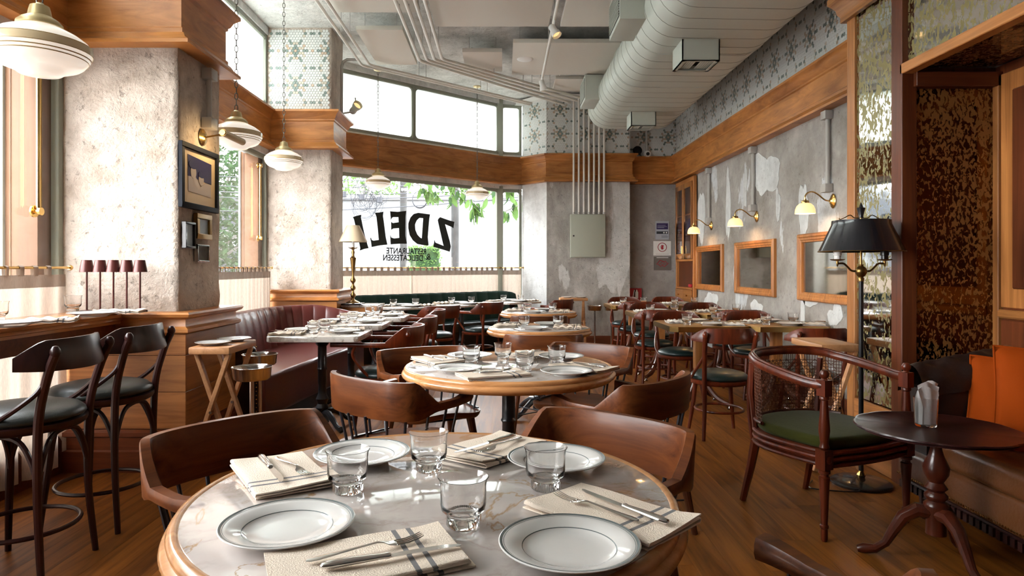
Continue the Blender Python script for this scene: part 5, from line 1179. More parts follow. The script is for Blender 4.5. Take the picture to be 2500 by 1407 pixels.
# ================================================================ PENDANTS
def opal_profile(R):
    s = R / .195
    return [(.055, .105), (.075, .10), (.10, .088), (.145, .066), (.180, .040), (.193, .015), (.195, -.005), (.186, -.030), (.165, -.058), (.150, -.070), (.120, -.082), (.095, -.092), (.08, -.104), (.04, -.113), (0, -.115)], s
def pendant(lab, px, ztop, Y, zc, R=.195):
    X = (px - CX) * Y / F; t = thing('pendant_lamp', lab, 'pendant lamp', (X, Y, zc), 0, 'opal schoolhouse pendants on chains'); pr, s = opal_profile(R)
    MB().lathe([(r * s, z * s) for r, z in pr], n=48, cap=False).build('glass_shade', M['opal'], t, ang=70)
    for (r0, z0, r1, z1, m_) in ((.1945, .022, .1965, -.012, 'band'), (.189, -.026, .180, -.040, 'band')):
        MB().lathe([(r0 * s + .0008, z0 * s), (r1 * s + .0012, (z0 + z1) / 2 * s), (r1 * s + .0003, z1 * s)], n=48, cap=False).build('painted_band', M[m_], t, ang=70)
    for (r, z) in ((.1935, .024), (.1965, -.010), (.1895, -.0255), (.181, -.041)): MB().tube(circ(r * s, z * s, 48), .0014, 4, closed=True).build('band_line', M['bandline'], t)
    MB().lathe([(0, .20), (.012, .20), (.020, .192), (.036, .186), (.040, .172), (.044, .150), (.046, .142), (.070, .128), (.086, .112), (.088, .098), (.084, .095), (0, .094)], n=30).build('gallery', M['dullbrass'], t, ang=40)
    z = .197; n = 0; L_ = ztop - zc - .05
    lk = MB().tube([(.012 * math.sin(a), 0, .028 * math.cos(a)) for a in [2 * PI * k / 12 for k in range(12)]], .0034, 5, closed=True).mesh('chain_link', M['chain'])
    while z + .035 < L_ + .02:
        o = bpy.data.objects.new('chain_link', lk); link(o, t); o.location = (0, 0, z + .02); o.rotation_euler = (0, 0, (n % 2) * PI / 2 + .3); z += .047; n += 1
    MB().lathe([(0, L_ + .02), (.012, L_ + .02), (.03, L_ + .028), (.058, L_ + .036), (.062, L_ + .05), (0, L_ + .05)], n=24).build('canopy', M['dullbrass'], t)
    return t
pendant('largest opal pendant at the top left corner, over the bar', 97, ZCEIL, 2.81, 2.215)
pendant('opal pendant behind the brass picture light of the near pillar', 577, ZCEIL, 5.2, 2.33)
pendant('opal pendant in front of the far rough pillar', 693, ZCEIL, 6.9, 2.415)
pendant('left opal pendant in front of the lettered window', 923, 4.05, 9.15, 2.47, .175)
pendant('right opal pendant in front of the lettered window', 1165, 4.05, 10.0, 2.41, .18)
# ================================================================ NEAR PILLAR pictures and lights
def pframe(lab, px0, px1, py0, py1, fmat, fw, X=PXR + .008, dp=.03, inner='mount', name='framed_picture'):
    ya = F * -X / (CX - px0); yb = F * -X / (CX - px1)          # near, far
    ym = (ya + yb) / 2; pc = CX + X * F / ym; sl = ym / F
    # heights quoted at the near edge
    z1, z0 = CAMZ - (py0 - HY) * ya / F, CAMZ - (py1 - HY) * ya / F
    t = thing(name, lab, 'picture', (X, ym, (z0 + z1) / 2)); h = (z1 - z0) / 2; w_ = (yb - ya) / 2
    q = MB(); q.box(0, dp, -w_, w_, -h, -h + fw).box(0, dp, -w_, w_, h - fw, h).box(0, dp, -w_, -w_ + fw, -h + fw, h - fw).box(0, dp, w_ - fw, w_, -h + fw, h - fw)
    q.build('frame', M[fmat], t, bevel=.003, segs=1)
    MB().box(0, dp * .45, -w_ + fw * .9, w_ - fw * .9, -h + fw * .9, h - fw * .9).build('print', M[inner], t, smooth=False)
    return t, w_ - fw, h - fw
t, w_, h = pframe('blue-black framed print of two heads on the near pillar', 434, 525, 342, 505, 'greyframe', .035)
X0 = .0145
def flat(pts, x, mat, nm): MB().add([(x, y, z) for y, z in pts] + [(x + .001, y, z) for y, z in pts], [tuple(range(len(pts) - 1, -1, -1)), tuple(range(len(pts), 2 * len(pts)))] + [(i, (i + 1) % len(pts), len(pts) + (i + 1) % len(pts), len(pts) + i) for i in range(len(pts))]).build(nm, M[mat], t, smooth=False)
def ell(cy, cz, a, b, n=20): return [(cy + a * math.cos(2 * PI * k / n), cz + b * math.sin(2 * PI * k / n)) for k in range(n)]
flat([(-w_ * .72, -h * .0), (-w_ * .72, h * .80), (w_ * .75, h * .70), (w_ * .75, -h * .1)], X0, 'picdark', 'indigo_ground')
flat([(-w_ * .70, -h * .55), (w_ * .70, -h * .62), (w_ * .7, -h * .15), (w_ * .35, -h * .1), (w_ * .05, -h * .30), (-w_ * .25, h * .02), (-w_ * .7, h * .0)], X0 + .001, 'picpale', 'pale_shoulders')
flat(ell(-w_ * .40, h * .18, w_ * .17, h * .24), X0 + .002, 'picpale', 'left_face'); flat(ell(w_ * .08, -h * .02, w_ * .16, h * .22), X0 + .002, 'picpale', 'right_face')
flat(ell(w_ * .10, h * .18, w_ * .20, h * .13), X0 + .003, 'picdark', 'dark_hair'); flat(ell(-w_ * .42, h * .46, w_ * .26, h * .16), X0 + .003, 'picdark', 'dark_hair')
pframe('ornate brown small frame under the large print', 472, 508, 520, 583, 'agedbrass', .035, inner='picb')
pframe('narrow black small frame, left of the ornate one', 443, 468, 540, 606, 'black', .015, inner='picb')
pframe('thin silver small frame, lowest on the near pillar', 473, 502, 596, 640, 'steel', .010, inner='bark')
pl = thing('picture_light', 'brass tube picture light over the framed print', 'wall lamp', (PXR + .006, 4.52, 2.18))
MB().lathe([(0, 0), (.055, 0), (.058, .006), (.045, .016), (.02, .024), (0, .026)], n=24, M=Matrix.Rotation(PI / 2, 4, 'Y')).build('back_plate', M['brass'], pl)
MB().tube([(.02, 0, 0), (.12, -.02, .012), (.21, -.02, .0)], .006, 8).build('arm', M['agedbrass'], pl)
MB().tube([(.21, -.16, -.0), (.21, .17, -.0)], .024, 16).build('light_tube', M['agedbrass'], pl)
MB().tube([(.21, -.168, -.0), (.21, -.158, -.0)], .019, 16).build('end_cap', M['brass'], pl)
L = bpy.data.lights.new('bulb', 'AREA'); L.shape = 'RECTANGLE'; L.size = .28; L.size_y = .03; L.energy = 1.6; L.color = (1, .7, .36)
lo = bpy.data.objects.new('bulb', L); link(lo, pl); lo.location = (.185, 0, -.015); lo.rotation_euler = (0, math.radians(55), PI / 2); lo.rotation_euler = Vector((1, 0, .75)).to_track_quat('Z', 'Y').to_euler()
cd = thing('wall_conduit', 'grey conduit with boxes above the picture light', 'conduit', (PXR + .035, 4.56, 0))
MB().tube([(0, 0, 2.28), (0, 0, 2.62)], .019, 12).build('pipe', M['pipeg'], cd)
for z_ in (2.245, 2.585): MB().box(-.032, .04, -.05, .05, z_, z_ + .075).build('junction_box', M['pipeg'], cd, bevel=.004)
# cordless lamps on the counter
for k in range(5):
    px = 212 + 32.5 * k; Y = 4.02; X = (px - CX) * Y / F
    t = thing('cordless_lamp', ['leftmost', 'second from left', 'middle', 'second from right', 'rightmost'][k] + ' of five burgundy cordless lamps lined up on the counter', 'lamp', (X, Y, 1.0085), 0, 'burgundy cordless lamps on the counter')
    MB().lathe([(0, 0), (.042, 0), (.042, .01), (.01, .014), (0, .014)], n=24).build('base', M['burg'], t); MB().tube([(0, 0, .012), (0, 0, .27)], .0055, 10).build('stem', M['burg'], t)
    MB().lathe([(.039, .245), (.041, .245), (.029, .318), (.026, .319), (0, .319)], n=28, cap=False).build('shade', M['burg'], t, ang=30)
# ================================================================ TABLE SETTINGS
T_ = TZ + .001
# plate with dark rim lines
PR = [(0, .004), (.055, .004), (.062, 0), (.068, 0), (.070, .004), (.084, .009), (.110, .017), (.1275, .0225), (.1285, .0245), (.1265, .0258), (.110, .0215), (.090, .0165), (.083, .0125), (.076, .0095), (.05, .0085), (0, .0085)]
me_plate = MB().lathe(PR, n=64, cap=False).mesh('plate_body', M['china'], ang=60)
def zrim(r): return .0215 + (r - .110) / (.1265 - .110) * (.0258 - .0215)
ml = MB().lathe([(.1215, zrim(.1215) + .0003), (.1262, zrim(.1262) + .0003)], n=64, cap=False).lathe([(.1185, zrim(.1185) + .0003), (.1195, zrim(.1195) + .0003)], n=64, cap=False).lathe([(.0845, .0137), (.0860, .0148)], n=64, cap=False)
me_line = ml.mesh('rim_line', M['line'])
me_tum = glass_mesh(); me_tum2 = glass_mesh(1, foot=False)
rb = MB()
for k in range(40):
    a = 2 * PI * k / 40; rb.tube([(.0335 * math.cos(a), .0335 * math.sin(a), .003), (.0335 * math.cos(a), .0335 * math.sin(a), .019)], .0012, 4)
me_rib = rb.mesh('ribbed_foot', M['glass'])
def O(name, me, parent=None, loc=None, rz=0):
    o = bpy.data.objects.new(name, me); link(o, parent)
    if loc is not None: o.location = loc
    o.rotation_euler = (0, 0, rz); return o
def plate(x, y, z, lab, grp='white rimmed plates set on the tables', rz=0, s=1.0):
    o = thing('plate', lab, 'plate', (x, y, z), rz, grp); O('plate_body', me_plate, o); O('rim_line', me_line, o); o.scale = (s, s, s); return o
def tumbler(x, y, z, lab, near=False, grp='clear water tumblers set on the tables', wide=False):
    o = thing('tumbler', lab, 'glass', (x, y, z), random.random() * 6, grp); O('glass_body', me_tum, o)
    if near: O('ribbed_foot', me_rib, o)
    return o
def napkin_mesh(L, W, seed, layers=3, mats=('cloth', 'stripe'), bunch=0.0):
    r = random.Random(seed); th = .0032; gap = .0066; ph = [r.random() * 6 for _ in range(6)]
    path = []; m_ = 12
    for l in range(layers):
        z = .002 + l * gap; sg = 1 if l % 2 == 0 else -1; ins = .004 * l
        for k in range(m_ + 1): path.append((sg * (-W / 2 + (W) * k / m_) * (1 - ins / W), z))
        if l < layers - 1:
            for k in range(1, 4): a = -PI / 2 + PI * k / 4; path.append((sg * (W / 2 - ins) + sg * gap * .7 * math.cos(a), z + gap / 2 + gap / 2 * math.sin(a)))
    n = len(path); NX_ = 34; vs = []; fs = []; mi = []
    for i in range(NX_ + 1):
        u = i / NX_
        for sd in (1, -1):
            for k, (y, z) in enumerate(path):
                lv = z / (layers * gap); x = (u - .5) * L * (1 - .03 * lv) + .012 * (y / W) * math.sin(ph[0]) + .006 * math.sin(ph[1] + 3 * lv)
                w_ = .0016 * math.sin(u * 8 + ph[2] + y * 20) * lv + bunch * (.016 * math.sin(u * 11 + ph[3]) ** 2 * (1 + .5 * math.sin(y * 60 + ph[5])) * (.3 + .7 * lv))
                cr = (.010 * max(0, u - .86) / .14 * max(0, y / W + .2) + .008 * max(0, .12 - u) / .12 * max(0, -y / W + .1)) * lv
                vs.append((x, y * (1 + .04 * math.sin(u * 5 + ph[4]) * lv), max(.0003, z + w_ + cr + sd * th / 2)))
    for i in range(NX_):
        st = abs((i + .5) / NX_ - .73) < .012 or abs((i + .5) / NX_ - .81) < .012
        for sd in range(2):
            for k in range(n - 1):
                a = (i * 2 + sd) * n + k; b = ((i + 1) * 2 + sd) * n + k
                fs.append((a, b, b + 1, a + 1)); mi.append(1 if st else 0)
        for k in (0, n - 1):
            a = (i * 2) * n + k; b = ((i + 1) * 2) * n + k; fs.append((a, b, b + n, a + n)); mi.append(1 if st else 0)
    for i in (0, NX_):
        for k in range(n - 1): a = (i * 2) * n + k; fs.append((a, a + 1, a + 1 + n, a + n)); mi.append(0)
    mb = MB(); mb.v = vs; mb.f = fs; mb.m = mi
    return mb.mesh('napkin', [M[q] for q in mats], ang=60)
NAP = [napkin_mesh(.30, .185, 1), napkin_mesh(.29, .185, 5), napkin_mesh(.33, .18, 9), napkin_mesh(.31, .185, 14)]
NAPS = [napkin_mesh(.25, .15, 21, bunch=.5), napkin_mesh(.24, .16, 27, bunch=.9), napkin_mesh(.26, .14, 33, bunch=.3)]
NAPW = [napkin_mesh(.20, .14, 41, mats=('whitecloth', 'stripe'), bunch=.9), napkin_mesh(.20, .15, 47, mats=('whitecloth', 'whitecloth'), bunch=.5)]
def napkin(x, y, z, rz, me, lab, grp='folded linen napkins with grey stripes'):
    return tag(O('napkin', me, None, (x, y, z), rz), lab, 'napkin', grp)
# fork and knife, along +y (business end at +y)
fk = MB()
def strip(mb, pts, th=.0022):
    # pts: (y, halfwidth, z)
    vs = []
    for y, w_, z in pts: vs += [(-w_, y, z), (0, y, z + th * .6), (w_, y, z), (0, y, z - th)]
    n = len(pts); mb.add(vs, [(i * 4 + j, i * 4 + (j + 1) % 4, (i + 1) * 4 + (j + 1) % 4, (i + 1) * 4 + j) for i in range(n - 1) for j in range(4)] + [(0, 1, 2, 3), tuple((n - 1) * 4 + j for j in (3, 2, 1, 0))])
strip(fk, [(-.105, .004, .004), (-.100, .0085, .004), (-.085, .0095, .0042), (-.05, .0065, .006), (-.01, .004, .009), (.02, .0035, .011), (.030, .005, .009), (.038, .0105, .0055), (.048, .0118, .0035), (.055, .0118, .003)], .0024)
for k in range(4):
    x = -.0094 + .00627 * k; fk.tube([(x, .053, .0032), (x * 1.02, .075, .0035), (x * 1.02, .095, .0075), (x, .103, .0100)], [.0016, .0016, .0014, .0008], 5)
me_fork = fk.mesh('fork', M['chrome'], ang=60)
kb_ = MB().tube([(0, -.118, .0055), (0, -.113, .0055), (0, -.095, .0058), (0, -.05, .0055), (0, -.012, .005), (0, -.004, .005), (0, .0, .005)], [.002, .0085, .0105, .009, .0068, .0082, .006], 12)
kb_.v = [(x, y, .0055 + (z - .0055) * .62) for x, y, z in kb_.v]; me_kh = kb_.mesh('knife_handle', M['chrome'], ang=60)
kn = MB(); bl = [(-.006, 0), (-.0085, .02), (-.0095, .07), (-.008, .10), (-.002, .122), (.004, .126), (.006, .122), (.0065, .05), (.006, 0)]
kn.add([(x, y, .0030) for x, y in bl] + [(x, y, .0046) for x, y in bl], [tuple(range(8, -1, -1)), tuple(range(9, 18))] + [(i, (i + 1) % 9, 9 + (i + 1) % 9, 9 + i) for i in range(9)])
me_kb = kn.mesh('knife_blade', M['chrome'], ang=30)
def fork(x, y, z, rz, lab): return tag(O('fork', me_fork, None, (x, y, z), rz), lab, 'fork', 'steel forks on the napkins')
def knife(x, y, z, rz, lab):
    o = thing('knife', lab, 'knife', (x, y, z), rz, 'steel knives on the napkins'); O('knife_handle', me_kh, o); O('knife_blade', me_kb, o); return o
NT = .0202
def AY(dx, dy): return math.atan2(dy, dx) - PI / 2
LAY = [  # plates, glasses, napkins relative to the table centre: (where, ...)
    (('front left', -.26, -.24), ('back left', -.22, .25), ('back right', .30, .20), ('front right', .28, -.33)),
    (('left', -.20, .0), ('back', -.03, .16), ('centre front', .08, -.20), ('right', .26, .02))]
for ti, (tx, ty, tn) in enumerate(((-.16, 1.52, 'the nearest round table'), (.03, 3.51, 'the middle round table'))):
    for w_, dx, dy in LAY[0]: plate(tx + dx, ty + dy, T_ - .0005, 'white plate with thin dark rim lines, %s of %s' % (w_, tn), 'white rimmed plates on the round tables')
    for w_, dx, dy in LAY[1]: tumbler(tx + dx, ty + dy, T_, 'clear footed tumbler, %s of the four on %s' % (w_, tn), True, 'footed tumblers on the round tables')
    for k, (w_, dx, dy, an) in enumerate((('left', -.39, .11, -57), ('back', .13, .33, 50), ('front', -.075, -.375, 25), ('right', .385, -.155, -44))):
        a = math.radians(an + (180 if k in (0,) else 0)); nz = T_ + .0002
        napkin(tx + dx, ty + dy, nz, math.radians(an) + (0 if k != 1 else PI), NAP[k], 'cream linen napkin with grey stripes, %s side of %s' % (w_, tn), 'striped linen napkins on the round tables')
        ux, uy = math.cos(math.radians(an)), math.sin(math.radians(an)); px_, py_ = -uy, ux
        fo, ko, dr = {0: (.025, -.025, 1), 1: (-.03, .01, -1), 2: (.012, -.035, 1), 3: (-.03, .015, -1)}[k]; zc_ = T_ + NT
        fs_ = {0: .01, 1: .0, 2: .0, 3: -.02}[k]; ks_ = {0: -.01, 1: -.01, 2: .03, 3: .02}[k]
        fork(tx + dx + px_ * fo + ux * fs_, ty + dy + py_ * fo + uy * fs_, zc_, AY(ux * dr, uy * dr) + {0: .12, 1: .10, 2: .05, 3: .0}[k], 'steel fork on the %s napkin of %s' % (w_, tn))
        knife(tx + dx + px_ * ko + ux * ks_, ty + dy + py_ * ko + uy * ks_, zc_, AY(ux * dr, uy * dr) + {0: -.02, 1: -.03, 2: -.06, 3: -.16}[k], 'steel table knife on the %s napkin of %s' % (w_, tn))
for tx, ty, tn in ((.315, 5.70, 'the second-farthest round table'), (.42, 7.75, 'the farthest round table')):
    for w_, dx, dy in (('front', -.06, -.22), ('back', .09, .22)): plate(tx + dx, ty + dy, T_ - .0005, 'white rimmed plate at the %s of %s' % (w_, tn), 'white rimmed plates on the round tables')
    for w_, dx, dy in (('left', -.13, .02), ('right', .17, .04)): tumbler(tx + dx, ty + dy, T_, '%s tumbler on %s' % (w_, tn), False, 'footed tumblers on the round tables')
    for k, (w_, dx, dy, an) in enumerate((('left', -.26, .11, 15), ('right', .24, -.10, -10))):
        napkin(tx + dx, ty + dy, T_ + .0002, math.radians(an), NAPS[k], 'linen napkin at the %s of %s' % (w_, tn), 'striped linen napkins on the round tables'); zc_ = T_ + NT + .008
        fork(tx + dx, ty + dy + .015, zc_, math.radians(an) + 1.5, 'small fork on the %s napkin of %s' % (w_, tn)); knife(tx + dx, ty + dy - .02, zc_, math.radians(an) + 1.6, 'knife on the %s napkin of %s' % (w_, tn))
for i, (x, y, w2, d2, lab) in enumerate(LT):
    tn = ['nearest', 'second', 'third'][i] + ' marble table by the red banquette'
    for w_, dx, dy in (('banquette side', -.20, .10), ('aisle side', .18, -.02)): plate(x + dx, y + dy, T_ - .0005, 'white plate on the %s, %s' % (tn, w_), 'white plates on the marble tables')
    for w_, dx, dy in (('nearer', -.03, -.13), ('farther', .0, .07)): tumbler(x + dx, y + dy, T_, '%s tumbler on the %s' % (w_, tn), False, 'tumblers on the marble tables')
    for k, (w_, dx, dy, an) in enumerate((('banquette side', -.22, -.17, 4), ('aisle side', .17, .19, 12))):
        napkin(x + dx, y + dy, T_ + .0002, math.radians(an), NAPS[(k * 2 + i) % 3], 'linen napkin on the %s, %s' % (tn, w_), 'linen napkins on the marble tables')
        fork(x + dx, y + dy + .02, T_ + NT + .008, math.radians(an) + 1.57, 'fork on the %s, %s' % (tn, w_)); knife(x + dx, y + dy - .02, T_ + NT + .008, math.radians(an) + 1.6, 'knife on the %s, %s' % (tn, w_))
for i, (x, y, lab) in enumerate(GT):
    tn = ['left', 'middle', 'right'][i] + ' marble table by the green banquette'
    def G(dx, dy): v = U * dx - NR * dy; return x + v.x, y + v.y
    for w_, dx, dy in (('window side', .10, .17), ('aisle side', -.02, -.17)): plate(*G(dx, dy), T_ - .0005, 'white plate on the %s, %s' % (tn, w_), 'white plates on the marble tables')
    for w_, dx, dy in (('left', -.16, .02), ('right', .17, -.02)): tumbler(*G(dx, dy), T_, '%s tumbler on the %s' % (w_, tn), False, 'tumblers on the marble tables')
    napkin(*G(-.20, .17), T_ + .0002, OA, NAPS[i % 3], 'linen napkin on the left of the ' + tn, 'linen napkins on the marble tables'); napkin(*G(.21, -.19), T_ + .0002, OA, NAPS[(i + 1) % 3], 'linen napkin on the right of the ' + tn, 'linen napkins on the marble tables')
for x, y, tn in BT:
    for w_, dx, dy in (('back', .02, .20), ('front', .04, -.20)): plate(x + dx, y + dy, T_ - .0005, 'white plate at the %s of the %s' % (w_, tn), 'white plates on the brass-edged tables')
    for w_, dx, dy in (('left', -.15, -.16 + .02), ('right', .17, .02)): tumbler(x + dx, y + dy, T_, '%s tumbler on the %s' % (w_, tn), False, 'tumblers on the brass-edged tables')
    for k, (w_, dx, dy, an) in enumerate((('left', -.20, .03, 5), ('right', .24, -.21, -8))):
        napkin(x + dx, y + dy, T_ + .0002, math.radians(an), NAPW[k], 'white napkin at the %s of the %s' % (w_, tn), 'white napkins on the brass-edged tables')
        knife(x + dx + .01, y + dy, T_ + NT + .01, math.radians(an) + 1.4, 'knife on the %s napkin of the %s' % (w_, tn))
# bar counter pieces
for k, (px, py, lab) in enumerate(((228, 768, 'white plate on the bar counter beside the cordless lamps'), (22, 792, 'white plate on the bar counter at the left edge'))):
    p = pix(px, py, 1.02); plate(p.x, p.y, 1.0085, lab, 'plates on the bar counter')
p = pix(300, 763, 1.01); napkin(p.x + .0, p.y - .02, 1.0087, .15, NAPS[2], 'napkin on the bar counter beside the cordless lamps', 'napkins on the bar counter')
p = pix(118, 787, 1.01); napkin(p.x, p.y, 1.0087, .5, NAPS[0], 'napkin on the bar counter right of the left-edge plate', 'napkins on the bar counter')
p = pix(178, 760, 1.01); tumbler(p.x, p.y, 1.009, 'clear tumbler on the bar counter before the curtain', False, 'tumblers on the bar counter')
p = pix(-6, 782, 1.01); tumbler(p.x, p.y, 1.009, 'clear tumbler cut off by the left edge of the view', False, 'tumblers on the bar counter')
plate(-1.80, 4.07, .801, 'front plate on the folding tray stand by the near pillar', 'plates on the tray stands', 0, .82); plate(-1.755, 4.28, .801, 'back plate on the folding tray stand by the near pillar', 'plates on the tray stands', 0, .82)
plate(1.02, 10.45, .801, 'left plate on the far tray stand', 'plates on the tray stands', 0, .8); plate(1.24, 10.45, .801, 'right plate on the far tray stand', 'plates on the tray stands', 0, .8)
# ================================================================ CURTAINS
def curtain(label, a, b, zb, idx, off=.0, zt=1.238, amp=.016, per=.105, rod=True, tabs=True, gather=1.0):
    a = Vector(a); b = Vector(b); Mx, L_ = seg_frame(a, b); r = random.Random(idx)
    t = thing('cafe_curtain', label, 'curtain', tuple(a), 0, 'linen cafe curtains on brass rods'); t.matrix_world = Mx
    ph = r.random() * 6; nx = int(L_ / .012); hem = .075
    def cf(z0, z1):
        def g(u, v):
            x = u * L_; z = z0 + (z1 - z0) * v; d = (zt - z) / (zt - zb)
            y = amp * (.6 + .7 * d) * (math.sin(2 * PI * x / per + ph + .6 * math.sin(x * 7)) * .7 + .5 * math.sin(2 * PI * x / (per * .43) + 2 * ph) * d) + .004 * math.sin(x * 40)
            return (x + .006 * d * math.sin(x * 31), y + off, z)
        return g
    MB().grid(cf(zb, zt - hem), nx, 10).build('cloth_panel', M['linen'], t, ang=180)
    MB().grid(cf(zt - hem, zt), nx, 2).build('header_band', M['linenh'], t, ang=180)
    tm = MB().tube([(.0, -.013 * math.cos(k * PI / 5), .012 * math.sin(k * PI / 5 - PI / 2) if 0 else 0) for k in range(2)], .001, 4)
    q = MB()
    for k in range(11):
        pass
    prof = [(-.010, -.048), (-.012, -.012), (-.012, .004), (0, .013), (.012, .004), (.012, -.012), (.010, -.048)]
    vs = []
    for (y, z) in prof: vs += [(-.016, y, z), (.016, y, z)]
    q.add(vs, [(2 * k, 2 * k + 1, 2 * k + 3, 2 * k + 2) for k in range(len(prof) - 1)]); tme = q.mesh('hanging_tab', M['linenh'])
    for k in range(int(L_ / .112)):
        x = .05 + k * .112
        if x < L_ - .02: o = O('hanging_tab', tme, t, (x, off, 1.280), r.uniform(-.3, .3))
    if rod:
        rd = MB().tube([(-.03, off, 1.28), (L_ + .03, off, 1.28)], .0085, 10); rd.lathe([(0, 0), (.013, 0), (.018, .012), (.012, .026), (0, .03)], c=(L_ + .03, off, 1.28), n=12, M=Matrix.Rotation(PI / 2, 4, 'Y')); rd.build('brass_rod', M['brass'], t)
    return t
curtain('long linen cafe curtain behind and below the bar counter', (-2.735, 1.2, 0), (-2.735, 4.10, 0), .06, 1, amp=.020, per=.19)
curtain('linen cafe curtain behind the red banquette', (-2.735, 4.92, 0), (-2.735, 7.70, 0), .30, 2)
curtain('linen cafe curtain behind the green banquette, left panel', OB0 + U * .45 + NR * .004, OB0 + U * 1.92 + NR * .004, .30, 3, amp=.019, per=.09)
curtain('linen cafe curtain behind the green banquette, right panel', OB0 + U * 1.91 + NR * .004, OB0 + U * 3.66 + NR * .004, .30, 5, amp=.019, per=.09)
curtain('short linen cafe curtain in the narrow window by the far pillar', OB1 + Vector((.03, -.03, 0)), OB2 + Vector((-.02, -.03, 0)), .30, 6, amp=.012, per=.08)
# brass awning rods in front of the orange window panels
def brod(lab, X, Y, z0, z1, r=.013):
    t = thing('brass_pull_rod', lab, 'brass rod', (X, Y, 0), 0, 'brass rods beside the window panels')
    MB().tube([(0, 0, z0), (0, 0, z1)], r, 12).build('rod', M['brass'], t)
    MB().tube([(0, .02, z0), (0, .02, z1)], r * .5, 8).build('thin_rod', M['brass'], t)
    for z in (z0, z1 - .02):
        MB().lathe([(0, -.03), (.036, -.03), (.036, -.02), (.014, -.015), (.014, .0), (.024, .005), (.024, .02), (0, .024)], c=(0, 0, z), n=18, M=Matrix.Rotation(PI / 2, 4, 'Y')).build('rosette', M['brass'], t)
brod('brass rod with round rosette beside the near pillar window', -2.80, 3.95, 1.62, 2.55)
brod('brass rod with round rosette beside the far pillar window', -2.80, 7.56, 1.62, 2.48)
# ================================================================ WINDOW LETTERING (vinyl, read from the street)
def onO(px, py, off=-.043):
    o_ = OB0 + NR * off; k = (px - CX) / F; t = (k * o_.y - o_.x) / (U.x - U.y * k); X, Y = o_.x + U.x * t, o_.y + U.y * t
    return t, CAMZ - (py - HY) * Y / F
sg_ = thing('window_lettering', 'black shop lettering on the glass, read from the street', 'lettering', tuple(OB0 - NR * .044), OA)
def glyph(loops, nm):
    c = bpy.data.curves.new(nm, 'CURVE'); c.dimensions = '2D'; c.fill_mode = 'BOTH'; c.extrude = .0006
    for lp_ in loops:
        s = c.splines.new('POLY'); s.points.add(len(lp_) - 1); s.use_cyclic_u = True
        for p, (zx, zy) in zip(s.points, lp_):
            t, z = onO(820 + zx / 5.026, 400 + zy / 5.026); p.co = (t, z, 0, 1)
    o = bpy.data.objects.new(nm, c); COL.objects.link(o); bpy.context.view_layer.update()
    me = bpy.data.meshes.new_from_object(o.evaluated_get(bpy.context.evaluated_depsgraph_get())); bpy.data.objects.remove(o); bpy.data.curves.remove(c)
    me.materials.clear(); me.materials.append(M['vinyl']); q = bpy.data.objects.new(nm, me); link(q, sg_); q.rotation_euler = (PI / 2, 0, 0); return q
glyph([[(208, 655), (250, 640), (313, 625), (308, 660), (350, 860), (385, 985), (402, 1036), (350, 1045), (295, 1065), (300, 1035), (248, 790), (222, 680)]], 'letter_i')
glyph([[(478, 600), (530, 598), (585, 588), (578, 640), (590, 720), (612, 900), (632, 992), (540, 1002), (440, 1022), (432, 960), (422, 915), (430, 905), (440, 935), (462, 945), (527, 935), (515, 800), (498, 650)]], 'letter_l')
glyph([[(665, 583), (760, 590), (865, 578), (855, 650), (853, 880), (873, 982), (770, 982), (673, 990), (666, 868), (680, 905), (715, 917), (778, 910), (775, 790), (705, 795), (680, 812), (678, 712), (700, 728), (770, 718), (768, 655), (705, 655), (690, 662), (676, 690)]], 'letter_e')
glyph([[(1156, 622), (1146, 680), (1128, 900), (1139, 1000), (1115, 1005), (1000, 985), (945, 940), (905, 875), (889, 790), (890, 730), (915, 660), (955, 617), (1010, 602), (1100, 614)], [(1072, 668), (1055, 916), (1035, 908), (1000, 870), (975, 810), (972, 745), (993, 695), (1025, 665)]], 'letter_d')
glyph([[(1280, 655), (1370, 688), (1456, 714), (1447, 750), (1444, 792), (1425, 778), (1340, 742), (1398, 950), (1412, 1018), (1397, 1080), (1300, 1050), (1195, 1020), (1205, 970), (1210, 930), (1222, 968), (1322, 1008), (1310, 960), (1256, 720), (1250, 692), (1262, 672)]], 'letter_z')
for s, px, py, size, sx_ in (('RESTAURANTE', 993.5, 614, .125, .86), ('DELICATESSEN', 985, 630.5, .125, .86), ('&', 1046, 628, .14, 1)):
    t, z = onO(px, py); text(s, size, 'vinyl', sg_, (t, 0, z), rot=(PI / 2, 0, PI), sx_=sx_, bold=.0022)
